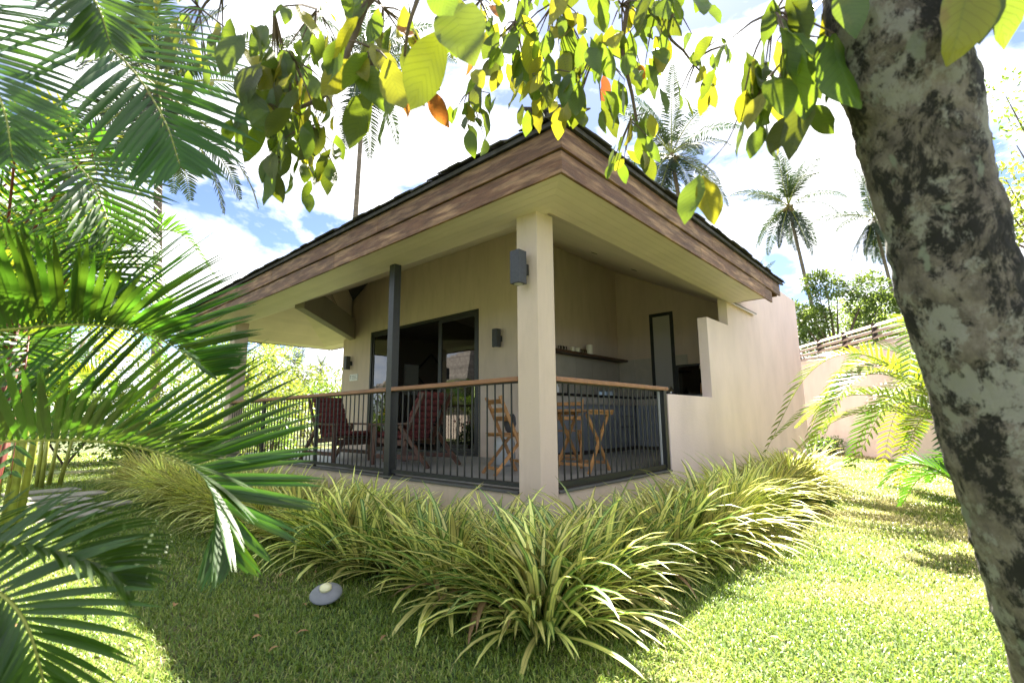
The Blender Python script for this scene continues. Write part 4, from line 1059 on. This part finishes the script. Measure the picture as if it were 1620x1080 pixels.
# palm at the left edge whose fronds fill the left of the picture
pl = empty('areca_palm', (-5.1, -0.9, 0), 0, 'near areca palm whose long fronds arch in from the left edge', 'palm')
stems(pl, 6, 1.6, .3, 'greenstem', .04)
A = lambda *q: [at(*x) for x in q]
kw = dict(nleaf=50, L=.50, W=.02, droop=.06, rach=.007)
near = [
 # control points given as (photo column, photo row, metres away), frond normal, options
 (A((-420, 60, 1.9), (-150, -40, 1.75), (60, 0, 1.6), (185, 85, 1.5), (255, 180, 1.45), (285, 262, 1.42)), (-.5, -.35, .75), dict(L=.52, W=.020, sweep=.95, nleaf=36, droop=.07)),
 (A((-420, 330, 1.9), (-200, 235, 1.85), (-30, 215, 1.8), (75, 238, 1.75), (140, 280, 1.7), (182, 378, 1.66)), (-.35, -.45, .8), dict(L=.55, W=.018, sweep=1.0, lift=.5, nleaf=38)),
 (A((-420, 660, 1.5), (-150, 540, 1.5), (0, 522, 1.5), (150, 514, 1.5), (260, 540, 1.52), (335, 595, 1.5)), (-.35, -.3, .9), dict(L=.52, nleaf=74, lift=1.3, W=.019, sweep=1.15, droop=.035)),
 (A((-420, 820, 1.4), (-150, 710, 1.4), (0, 698, 1.4), (160, 698, 1.42), (285, 728, 1.45), (345, 785, 1.46), (368, 880, 1.46)), (-.35, -.3, .9), dict(L=.54, nleaf=74, lift=1.3, W=.020, sweep=1.15, droop=.035)),
 (A((-420, 960, 1.25), (-200, 890, 1.2), (-60, 872, 1.15), (60, 868, 1.15), (150, 890, 1.15), (200, 930, 1.16)), (-.1, -.1, 1), dict(L=.30, nleaf=34, droop=.14, W=.018, lift=.5, sweep=1.0)),
 (A((-300, 960, 1.1), (-120, 930, 1.08), (-20, 930, 1.06), (35, 975, 1.05), (65, 1060, 1.05), (80, 1150, 1.05)), (-.5, -.5, .6), dict(L=.30, nleaf=30, droop=.10, W=.017, sweep=.9)),
 (A((-350, -160, 1.5), (-150, -190, 1.4), (0, -150, 1.3), (90, -80, 1.25), (150, 0, 1.2), (175, 70, 1.2)), (-.5, -.4, .7), dict(L=.32, nleaf=40, W=.017, sweep=1.0)),
 (A((-420, 60, 1.35), (-260, -20, 1.3), (-120, 0, 1.25), (-40, 80, 1.2), (5, 170, 1.18), (20, 250, 1.18)), (-.4, -.5, .75), dict(L=.30, nleaf=40, W=.016, sweep=.9)),
 (A((-420, 560, 1.7), (-200, 440, 1.7), (-60, 400, 1.7), (40, 395, 1.7), (130, 420, 1.7), (190, 480, 1.7)), (-.35, -.3, .9), dict(L=.38, nleaf=44, lift=.8, W=.018, sweep=1.0, droop=.08)),
]
for i_, (c, n_, o_) in enumerate(near):
    k2 = dict(kw); k2.update(o_); add_frond(pl, c, n_, single=i_ in (2, 3), **k2)

# sealing wax palm with red stems behind it
rp_ = empty('red_stemmed_palm', (-3.38, 1.9, 0), 0, 'clump of palm with red leaf stems behind the near fronds at left', 'palm')
for i in range(8):
    a = U(0, 6.28); b = V((math.cos(a), math.sin(a), 0)) * U(.05, .28); h = U(1.0, 2.2)
    MB().tube([b, b * 1.2 + V((0, 0, h * .5)), b * 1.5 + V((0, 0, h))], [.017, .015, .012], 10).build('stem', M['redstem'], rp_, smooth=True)
    for k in range(3):
        az = a * 0 + U(0, 6.28); base = V((-3.38, 1.9, 0)) + b * 1.5 + V((0, 0, h * U(.85, 1.0)))
        add_frond(rp_, arch(base, az, U(.7, 1.25), U(.75, 1.5), U(.5, 1.2)), UP, stem='redstem', leafm='palmleaf' if k % 3 else 'palmyellow', nleaf=34, L=.36, W=.024, droop=.09, seg=4, rach=.009, lift=.35)
def areca(loc, nst, hs, nf, reach, label, leafm='palmleaf', yellow=.25, L=.42, nleaf=36, stem='greenstem', up=(1.0, 1.9)):
    t = empty('areca_palm', loc, 0, label, 'palm'); loc = V(loc)
    tops = stems(t, nst, hs, .5, stem)
    for i in range(nf):
        e = tops[i % len(tops)]; az = i * 2.4 + U(-.3, .3)
        add_frond(t, arch(loc + e * .95, az, reach * U(.8, 1.15), U(*up) * reach * .6, U(.5, 1.3) * reach * .7), UP, stem=stem, leafm='palmyellow' if rnd() < yellow else leafm, nleaf=nleaf, L=L, W=.028, droop=.1, seg=4, lift=.3, rach=.010)
    return t
areca((-3.05, 3.9, 0), 6, 1.9, 18, 1.5, 'tall feathery palm clump standing beyond the red stemmed palm at left', yellow=.35)
areca((-2.4, 8.6, 0), 5, 1.1, 14, 1.5, 'areca palm beside the far end of the garden path', yellow=.3)
rp0 = at(1535, 657, 5.6)
ra = areca((rp0.x, rp0.y, 0), 8, .95, 34, 2.0, 'areca palm on the sunny lawn, partly behind the big trunk at right', yellow=.45, L=.40, nleaf=40, up=(.45, 1.45))
rp1 = at(1590, 657, 3.4)
areca((rp1.x, rp1.y, 0), 4, .25, 9, .62, 'low young palm in the shade just left of the foot of the big trunk', yellow=.1, L=.26, nleaf=26)
areca((-7, 13, 0), 5, 1.6, 14, 1.8, 'areca palm before the neighbouring villa, mirrored in the glass door', yellow=.5, nleaf=30)
areca((-2.6, 12.0, 0), 5, 1.8, 14, 1.7, 'areca palm mirrored at the left in the glass door', yellow=.4, nleaf=30)

# coconut palms
def coco_mb(L, elev, curl, nleaf=44, leafL=.75, W=.06):
    pts = []; p = V((0, 0, 0)); a = elev
    for i in range(8): pts.append(p.copy()); p = p + V((math.cos(a), 0, math.sin(a))) * (L / 7); a -= curl / 7 * (.5 + i / 7)
    return frond_mb(pts, UP if abs(elev) < 1.3 else V((-1, 0, .3)), nleaf, leafL, W, .32, start=.14, sweep=.5, lift=.05, seg=3, rach=.035, rnd_=.14)
cf = []
for e, c in ((78, 30), (62, 55), (45, 70), (30, 85), (12, 80), (-8, 70), (-30, 55), (-52, 35), (-70, 18)):
    lv, st = coco_mb(U(3.6, 4.4), R(e), R(c)); cf.append((st.mesh('frond', M['greenstem'], True), lv.mesh('leaflets', M['coco'], True), e))
def coconut(crown, base, label, scale=1.0, r0=.17, nf=24, twist=0):
    crown, base = V(crown), V(base)
    t = empty('coconut_palm', base, 0, label, 'coconut palm'); c = crown - base
    pts = bez([V((0, 0, 0)), V((c.x * .25, c.y * .25, c.z * .33)), V((c.x * .65, c.y * .65, c.z * .68)), c], 14)
    MB().tube(pts, [r0 * (1.35 if i == 0 else 1 - .45 * i / 14) for i in range(15)], 12).build('trunk', M['brownstem'], t, smooth=True)
    for i in range(nf):
        me, ml, e = cf[(i * 5 + int(U(0, 3))) % 9]; az = i * 2.4 + twist; s = scale * U(.82, 1.12)
        f = inst('frond', me, t, c, (U(-.2, .2), 0, az), (s, s, s)); l_ = inst('leaflets', ml, f)
    nb_ = MB()
    for i in range(9):
        a = U(0, 6.28); q = c + V((math.cos(a) * .28 * scale, math.sin(a) * .28 * scale, U(-.45, -.1) * scale)); nb_.lathe([(.01, -.13), (.10, -.06), (.115, .02), (.07, .11), (.01, .14)], 8, q)
    nb_.build('coconuts', mat('coconut_husk', (.16, .12, .04), .6), t, smooth=True)
    return t
def ground_under(p, dx=0, dy=0): return V((p.x + dx, p.y + dy, 0))
for (px, py, d, bx, lab, sc, nf) in (
    (252, 140, 15.0, (248, 345), 'coconut palm high behind the left fronds, its trunk pale against the cloud', 1.0, 24),
    (578, 105, 23.0, (562, 356), 'coconut palm whose straight trunk rises behind the roof left of the ridge corner', 1.0, 24),
    (1062, 245, 24.0, (1085, 380), 'coconut palm behind the right eave with an upright tuft of fronds', .95, 26),
    (1247, 325, 33.0, (1284, 490), 'coconut palm with a slanting bare trunk above the garden wall', .9, 26),
    (1382, 345, 33.0, (1425, 520), 'coconut palm half hidden by the big trunk, right of the slanting palm', .9, 26),
    (1196, 455, 55.0, (1196, 600), 'distant coconut palm whose top shows just above the right end of the eave', .9, 18),
    (508, 583, 75.0, (508, 640), 'small distant coconut palm seen under the far eave', .75, 16),
    (428, 560, 30.0, (430, 660), 'coconut palm rising from the bushes beyond the terrace, left one', .62, 20),
    (470, 585, 32.0, (476, 660), 'coconut palm rising from the bushes beyond the terrace, right one', .55, 18)):
    c = at(px, py, d); b = at(bx[0], bx[1], d)
    k = c.z / (c.z - b.z); base = V((c.x + (b.x - c.x) * k, c.y + (b.y - c.y) * k, 0))
    coconut(c, base, lab, sc, nf=nf, twist=U(0, 6), r0=.16)

# ------------------------------------------------------------------ bushes and broadleaf trees
def leaf_cloud(blobs, n, L, W, material, name, parent, up=.2):
    b = MB(); tot = sum(r[3] ** 2 for r in blobs)
    for (x, y, z, r) in blobs:
        for i in range(int(n * r * r / tot)):
            th = U(0, 6.283); cz = U(-.75, 1); s = math.sqrt(1 - cz * cz); d = V((s * math.cos(th), s * math.sin(th), cz)); rr = r * U(.55, 1.08)
            p = V((x, y, z)) + d * rr; q = (d + V((U(-.8, .8), U(-.8, .8), U(-.7, .5)))).normalized(); l_ = L * U(.6, 1.3)
            a = q.cross(V((U(-1, 1), U(-1, 1), 1))).normalized() * (W * U(.35, .6)); 
            b.poly([p, p + q * l_ * .5 + a, p + q * l_, p + q * l_ * .5 - a], [(0, 1, 2, 3)], [(.5, 0), (.85, .5), (.5, 1), (.15, .5)])
    return b.build(name, material, parent)
def bush(loc, r, h, label, m='bushleaf', n=2600, L=.11, group=None):
    t = empty('bush', loc, 0, label, 'bush', group)
    bl = [(U(-.6, .6) * r, U(-.6, .6) * r, h * U(.25, .8), r * U(.35, .6)) for _ in range(9)]
    leaf_cloud(bl, n, L, L * .5, M[m], 'foliage', t)
    st = MB()
    for i in range(6): a = U(0, 6.28); st.tube([(0, 0, 0), (math.cos(a) * r * .3, math.sin(a) * r * .3, h * .4), (math.cos(a) * r * .5, math.sin(a) * r * .5, h * .75)], [.03, .02, .008], 6)
    st.build('branches', M['twig'], t); return t
def tree(loc, h, r, label, m='bushleaf', n=6000, L=.16, blobs=16, sq=.55):
    t = empty('broadleaf_tree', loc, 0, label, 'tree')
    bl = []; st = MB(); st.tube([(0, 0, 0), (.1, .05, h * .35), (0, .1, h * .7)], [r * .07, r * .055, r * .025], 10)
    for i in range(blobs):
        a = U(0, 6.28); q = U(.2, 1) ** .5; z = h * U(1 - sq, .96); k = 1 - .5 * abs((z / h) - .7)
        c = (math.cos(a) * q * r * k, math.sin(a) * q * r * k, z); bl.append((*c, r * U(.22, .42)))
        st.tube([(0, .05, h * .35), (c[0] * .5, c[1] * .5, h * .35 + (z - h * .35) * .6), c], [r * .03, r * .02, .01], 6)
    st.build('trunk', M['twig'], t); leaf_cloud(bl, n, L, L * .5, M[m], 'crown', t); return t
GB = 'bushes beyond the far end of the terrace'
BL = ['mid green bush behind the far column at the left end of the terrace', 'tall lime green bush beyond the terrace just right of the far column', 'tall mid green bush seen over the back of the left lounge chair', 'lime green bush beyond the terrace, next to the left edge of the house wall', 'mid green bush farthest back, mostly behind the left end of the house wall', 'lime green bush left of the far column, behind the palm fronds', 'low lime green bush behind the balusters at the far end of the terrace', 'low mid green bush behind the left lounge chair', 'lowest mid green bush, outside the railing at the far column']
for i, (x, y, r, h, m) in enumerate(((-1.6, 13.5, 1.7, 2.1, 'bushleaf'), (.6, 14.2, 1.9, 2.7, 'bushyellow'), (2.6, 15.2, 1.9, 2.8, 'bushleaf'), (4.6, 16.4, 2.0, 2.9, 'bushyellow'), (6.8, 18, 2.2, 3.1, 'bushleaf'), (-4.2, 15.5, 2, 2.2, 'bushyellow'), (.8, 11.3, .9, 1.3, 'bushyellow'), (2.4, 11.8, 1.0, 1.5, 'bushleaf'), (-.7, 11.0, .9, 1.2, 'bushleaf'))):
    bush((x, y, 0), r, h, BL[i], m, 3400 if h > 2 else 1800, .12, GB)
def tree_at(px, py, d, r, label, **k):
    p = at(px, py, d); tree((p.x, p.y, 0), p.z, r, label, **k)
tree_at(395, 548, 22, 2.6, 'bushy green tree beyond the far column of the terrace', m='bushyellow', n=6000)
tree_at(455, 590, 26, 2.6, 'low rounded tree behind the bushes beyond the terrace', m='bushleaf', n=5000)
tree_at(540, 606, 34, 3.4, 'pale green tree far beyond the terrace next to the house wall', m='bushyellow', n=5000, L=.2)
tree_at(1310, 425, 26, 2.3, 'upright green tree above the louvred garden wall', m='darkleaf', n=8000, L=.2)
tree_at(1435, 450, 29, 3.2, 'spreading green tree behind the trunk above the garden wall', m='bushleaf', n=8000, L=.2)
tree_at(1272, 515, 32, 2.4, 'dark green tree just right of the end of the pinkish side wall', m='darkleaf', n=5000, L=.2)
tree_at(1350, 470, 28, 2.2, 'lime green tree top behind the yellow fronds above the garden wall', m='bushyellow', n=6000, L=.16)
tree_at(1650, 60, 14, 2.2, 'sparse tree with thin branches at the upper right edge', m='bushleaf', n=1700, L=.16, blobs=12)
tree_at(1650, 230, 12, 1.5, 'yellow leaved tree at the right edge behind the big trunk', m='bushyellow', n=1800, L=.16)
tree_at(120, 470, 30, 5, 'dark tree behind the palms at the left', m='darkleaf', n=6000, L=.24)
tree_at(-80, 430, 22, 4, 'green tree mass behind the palms at the left edge', m='bushleaf', n=6000, L=.22)
for i, (px, d, h, r) in enumerate(((1530, 15, 1.6, 1.0), (1600, 13, 1.8, 1.1), (1690, 12, 2.0, 1.2))):
    p = at(px, 657, d); bush((p.x, p.y, 0), r, h, ('small bush against the garden wall just behind the edge of the big trunk', 'lime bush against the garden wall hidden behind the big trunk', 'bush right of the big trunk at the edge of the lawn')[i], 'bushyellow' if i % 2 else 'bushleaf', 2400, .13, 'bushes behind the big trunk')
# low flowering plant beyond the path
p = at(222, 720, 8.6)
fp = bush((p.x, p.y, 0), .45, .95, 'small bush with a few red flowers beyond the stepping slabs', 'bushleaf', 900, .09)
fb = MB()
for i in range(7): fb.lathe([(.005, -.03), (.035, 0), (.02, .03)], 7, (U(-.3, .3), U(-.3, .3), U(.7, 1.05)))
fb.build('flowers', M['red'], fp)
# low bushes along the foot of the boundary wall
for i, (px, d) in enumerate(((1287, 14.2), (1310, 13.4))):
    p = at(px, 657, d); bush((p.x, p.y, 0), .4, .5, ('little bush at the corner where the pinkish side wall meets the garden wall', 'little bush at the foot of the garden wall, right of the corner one')[i], 'bushleaf', 500, .08, 'little bushes at the wall foot')

# fallen leaves
fm = mat('dry_fallen_leaf', (.30, .17, .07), .7, var=.4, scale=3)
fb = MB()
for i in range(150):
    x, y = U(-3.6, 5), U(-4.2, 2)
    if x > -1 and y > -1: continue
    a = U(0, 6.28); d = V((math.cos(a), math.sin(a), U(-.1, .25))); p = V((x, y, U(.03, .05))); L_ = U(.03, .075)
    fb.blade([p, p + d * L_ * .35 + V((0, 0, .008)), p + d * L_ * .7 + V((0, 0, .006)), p + d * L_], [.004, L_ * .42, L_ * .38, .003], V((U(-.3, .3), U(-.3, .3), 1)), .3)
tag(fb.build('fallen_leaves', fm), kind='stuff')
# ------------------------------------------------------------------ the big foreground tree
TB = V((-1.50, -2.745, 0))
bt = empty('foreground_tree', TB, 0, 'big leaning tree trunk with pale lichen patches, its leafy boughs hanging over the picture', 'tree')
tc_ = [V((-1.38, -2.93, -.05)), V((-1.525, -2.855, .40)), V((-1.65, -2.80, .82)), V((-1.79, -2.74, 1.26)), V((-1.880, -2.710, 1.56)), V((-1.945, -2.695, 1.78)), V((-2.0, -2.685, 2.0)), V((-2.06, -2.68, 2.4)), V((-2.12, -2.70, 3.0)), V((-2.25, -2.6, 4.2))]
c = bez(tc_, 200); b = MB(); vs = []; fs = []; n = 110
from mathutils import noise as mn
for i, p in enumerate(c):
    t = (c[min(i + 1, 200)] - c[max(i - 1, 0)]).normalized(); a = t.cross(V((0, 1, 0))).normalized(); bb = t.cross(a)
    r0 = .120 + .010 * math.sin(i * .06) + (.05 * (1 - i / 26) ** 2 if i < 26 else 0) - .03 * max(0, (i - 133) / 67)
    for k in range(n):
        an = 2 * math.pi * k / n; d = a * math.cos(an) + bb * math.sin(an)
        q = p + d * r0
        rr = r0 + .010 * mn.noise(q * 5) + .006 * mn.noise(q * 14) + .005 * mn.noise(q * 34) + .003 * mn.noise(q * 80)
        # a knot low on the left and a ridge down the front
        rr += .03 * math.exp(-((q - V((-1.86, -2.60, .97))).length / .05) ** 2) + .012 * math.exp(-((an - 2.2 - .007 * i) / .12) ** 2)
        vs.append(p + d * rr - TB)
for i in range(200):
    for k in range(n): fs.append((i * n + k, i * n + (k + 1) % n, (i + 1) * n + (k + 1) % n, (i + 1) * n + k))
b.poly(vs, fs); b.build('trunk', M['bark'], bt, smooth=True)
def cleaf(L, W, curl, wav):
    pts = []; p = V((0, 0, 0)); a = 0
    for i in range(9): pts.append(p.copy()); p = p + V((math.cos(a), 0, -math.sin(a))) * (L / 8); a += curl / 8
    ws = [W * x for x in (.06, .48, .80, .96, 1, .93, .74, .42, .03)]
    mb = MB().blade(pts, ws, V((0, 0, 1)), .28)
    for i in range(len(mb.v)):
        x, y, z = mb.v[i]; mb.v[i] = (x, y, z + wav * math.sin(x * 60 + y * 30))
    return mb
lm = {}; lmb = {}
for key in ('canleaf', 'canyellow', 'canred'):
    lm[key] = []
    for _ in range(5):
        mb_ = cleaf(1.0, U(.45, .56), U(-.6, .8), .02); me_ = mb_.mesh('leaf', M[key], True); lm[key].append(me_); lmb[me_.name] = mb_
def branch(pts, r, name='branch'):
    q = [V(p) - TB for p in bez(pts, 18)]
    return MB().tube(q, [r * (1 - .7 * i / 18) for i in range(19)], 7).build(name, M['twig'], bt, smooth=True)
extra = {k: MB() for k in lm}
def spray(br, centre, spread, n, L, yel=.25, red=0, hang=.95):
    cc = V(centre)
    tw = MB(); n_obj = max(2, int(n * .66)); n_all = int(n * 1.5)
    for i in range(n_all):
        p = cc + BR * U(-1, 1) * spread[0] + BU * U(-1, 1) * spread[1] + BF * U(-1, 1) * spread[2]
        d = (V((0, 0, -hang)) + V((U(-1, 1), U(-1, 1), U(-.35, .35))) * .62).normalized()
        key = 'canred' if rnd() < red else ('canyellow' if rnd() < yel * .6 else 'canleaf')
        s = L * 1.02 * (U(.75, 1.15) if i < n_obj else U(.5, .8))
        q = d.to_track_quat('X', 'Z') @ Quaternion((1, 0, 0), U(-1.5, 1.5))
        me = random.choice(lm[key])
        if i < n_obj: inst('leaf', me, br, p - TB, q, (s, s, s))
        else:
            ex = extra[key]; rm_ = q.to_matrix(); src = lmb[me.name]
            ex.poly([rm_ @ V(v) * s + p - TB for v in src.v], src.f, src.uv)
        if i % 2 == 0: tw.tube([cc - TB + V((0, 0, spread[1] * .8)), (p + cc) / 2 - TB + V((0, 0, spread[1] * .5)), p - TB], [.004, .003, .0016], 5)
    if tw.v: tw.build('twigs', M['twig'], br)
top = V((-2.10, -2.70, 2.9))
b1 = branch([top, at(1250, -330, 1.5), at(1000, -230, 1.55), at(760, -120, 1.6), at(600, -20, 1.65), at(548, 90, 1.65), at(515, 150, 1.65), at(470, 172, 1.65)], .022)
b2 = branch([at(900, -190, 1.6), at(760, -130, 1.45), at(690, -60, 1.35), at(650, 30, 1.35), at(640, 90, 1.4)], .012)
b3 = branch([top, at(1300, -260, 1.8), at(1120, -180, 2.0), at(1020, -60, 2.1), at(985, 60, 2.1), at(1000, 150, 2.1), at(1012, 220, 2.1)], .018)
b4 = branch([at(1300, -260, 1.8), at(1180, -140, 1.9), at(1060, 30, 2.0), at(1085, 85, 2.0), at(1112, 118, 2.0)], .01)
b5 = branch([top, at(1330, -220, 1.3), at(1270, -90, 1.25), at(1245, 20, 1.25), at(1240, 90, 1.25), at(1232, 150, 1.25)], .014)
b6 = branch([at(1262, -40, 1.3), at(1215, 40, 1.3), at(1190, 95, 1.32), at(1172, 170, 1.34), at(1150, 225, 1.36), at(1108, 272, 1.38)], .0035)
b7 = branch([at(1000, -230, 1.9), at(880, -120, 2.1), at(840, 0, 2.2), at(800, 50, 2.2), at(740, 90, 2.2)], .01)
b8 = branch([at(560, -40, 1.9), at(480, -30, 1.9), at(400, -40, 1.9), at(330, 0, 1.9), at(300, 60, 1.9)], .01)
X = .001
def S(br, px, py, d, rx, ry, n, L, **k):
    u = d / FPX; spray(br, at(px, py, d), (rx * u, ry * u, .12 * d), n, L, **k)
S(b1, 430, 60, 1.6, 26, 60, 9, .17, yel=.15)
S(b1, 462, 130, 1.65, 40, 50, 17, .15, yel=.6)
S(b1, 395, 165, 1.6, 30, 25, 5, .17, yel=.0)
S(b1, 425, 180, 1.6, 28, 20, 5, .15, yel=.1)
S(b1, 500, 50, 1.8, 40, 50, 13, .15, yel=.5)
S(b1, 490, 225, 1.65, 38, 35, 15, .13, yel=.35)
S(b1, 450, 262, 1.65, 22, 14, 5, .13, yel=.1)
S(b1, 505, 160, 1.65, 30, 30, 8, .12, yel=.2)
S(b2, 590, 105, 1.4, 40, 38, 11, .17, yel=.5, red=.12)
S(b2, 605, 40, 1.7, 55, 40, 15, .16, yel=.5, red=.15)
S(b2, 668, 90, 1.7, 35, 25, 6, .14, yel=.3, red=.6)
S(b2, 702, 30, 1.15, 18, 20, 3, .22, yel=0)
S(b7, 760, 30, 2.2, 60, 42, 17, .16, yel=.45, red=.06)
S(b7, 742, 165, 2.2, 34, 28, 12, .14, yel=.15)
S(b7, 815, 70, 2.1, 40, 50, 15, .17, yel=.5)
S(b7, 830, 120, 2.1, 30, 20, 5, .14, yel=.3)
S(b3, 880, 40, 2.0, 60, 55, 24, .18, yel=.6)
S(b3, 868, 135, 2.0, 34, 30, 12, .14, yel=.7)
S(b3, 945, 110, 1.9, 45, 40, 16, .18, yel=.25)
S(b3, 985, 40, 2.1, 60, 45, 19, .17, yel=.4, red=.05)
S(b3, 998, 215, 2.1, 22, 32, 13, .13, yel=.6)
S(b3, 1040, 40, 2.0, 38, 45, 12, .17, yel=.1)
S(b4, 1105, 110, 2.0, 34, 26, 10, .13, yel=.5)
S(b4, 1060, 10, 2.1, 60, 25, 8, .15, yel=.2)
S(b5, 1230, 60, 1.25, 45, 60, 14, .18, yel=.1)
S(b5, 1258, 95, 1.3, 22, 45, 9, .16, yel=.1)
S(b5, 1215, 150, 1.25, 28, 30, 6, .15, yel=.3)
S(b5, 1250, 175, 1.25, 25, 15, 4, .15, yel=.15)
S(b5, 1285, 10, 1.3, 18, 25, 5, .16, yel=.3)
S(b8, 310, 50, 1.9, 40, 55, 12, .18, yel=.45)
S(b8, 350, 10, 1.9, 40, 25, 6, .16, yel=.4)
# the two leaves at the end of the hanging twig
for (px, py, dx, key, s) in ((1106, 276, -.30, 'canleaf', .16), (1112, 278, .10, 'canyellow', .155)):
    d = (V((0, 0, -1)) + BR * dx).normalized(); q = d.to_track_quat('X', 'Z')
    mq = Matrix((d, (-BF).cross(d).normalized(), d.cross((-BF).cross(d).normalized()))).transposed().to_quaternion() if False else None
    yv = BR - d * BR.dot(d); yv.normalize(); zv = d.cross(yv)
    q = Matrix((d, yv, zv)).transposed().to_quaternion()
    if dx < 0: q = q @ Quaternion((1, 0, 0), .9)
    inst('leaf', lm[key][0], b6, at(px, py, 1.38) - TB, q, (s, s, s))
for k_, ex in extra.items(): tag(ex.build('small_leaves', M[k_], bt, smooth=True), kind='stuff')
# unseen bough added high over the roof, above the frame, to shade the left palms
shade_bough = branch([V((-2.2, -2.62, 3.9)), V((-1.9, -2.0, 4.9)), V((-1.0, -.8, 6.0)), V((.3, .55, 6.8))], .05)
ex = MB()
for i in range(1100):
    d = V((U(-1, 1), U(-1, 1), U(-1, 1)))
    if d.length > 1: continue
    p = V((.35, .6, 6.95)) + V((d.x * 1.15, d.y * 1.15, d.z * .7)); q = V((U(-.6, .6), U(-.6, .6), -1)).normalized(); a = q.cross(V((U(-1, 1), U(-1, 1), .2))).normalized() * .05
    ex.poly([p - TB, p - TB + q * .09 + a, p - TB + q * .19, p - TB + q * .09 - a], [(0, 1, 2, 3)], [(.5, 0), (.85, .5), (.5, 1), (.15, .5)])
tag(ex.build('small_leaves', M['canleaf'], bt), kind='stuff')  # leaf mass of the added bough, there for its shade
# bright leaves right of the trunk top
b9 = branch([top, at(1480, -200, 1.2), at(1530, -90, 1.05), at(1545, -10, 1.0), at(1550, 20, 1.0)], .008)
for dx, s, k in ((-.15, .20, 'canyellow'), (.18, .19, 'canleaf'), (.0, .17, 'canleaf')):
    d = (V((0, 0, -1)) + BR * dx).normalized(); yv = BR - d * BR.dot(d); yv.normalize(); zv = d.cross(yv)
    inst('leaf', lm[k][1], b9, at(1545 + dx * 80, -60, .98 + dx * .2) - TB, Matrix((d, yv, zv)).transposed().to_quaternion(), (s, s, s))
print('objects', len(bpy.data.objects))
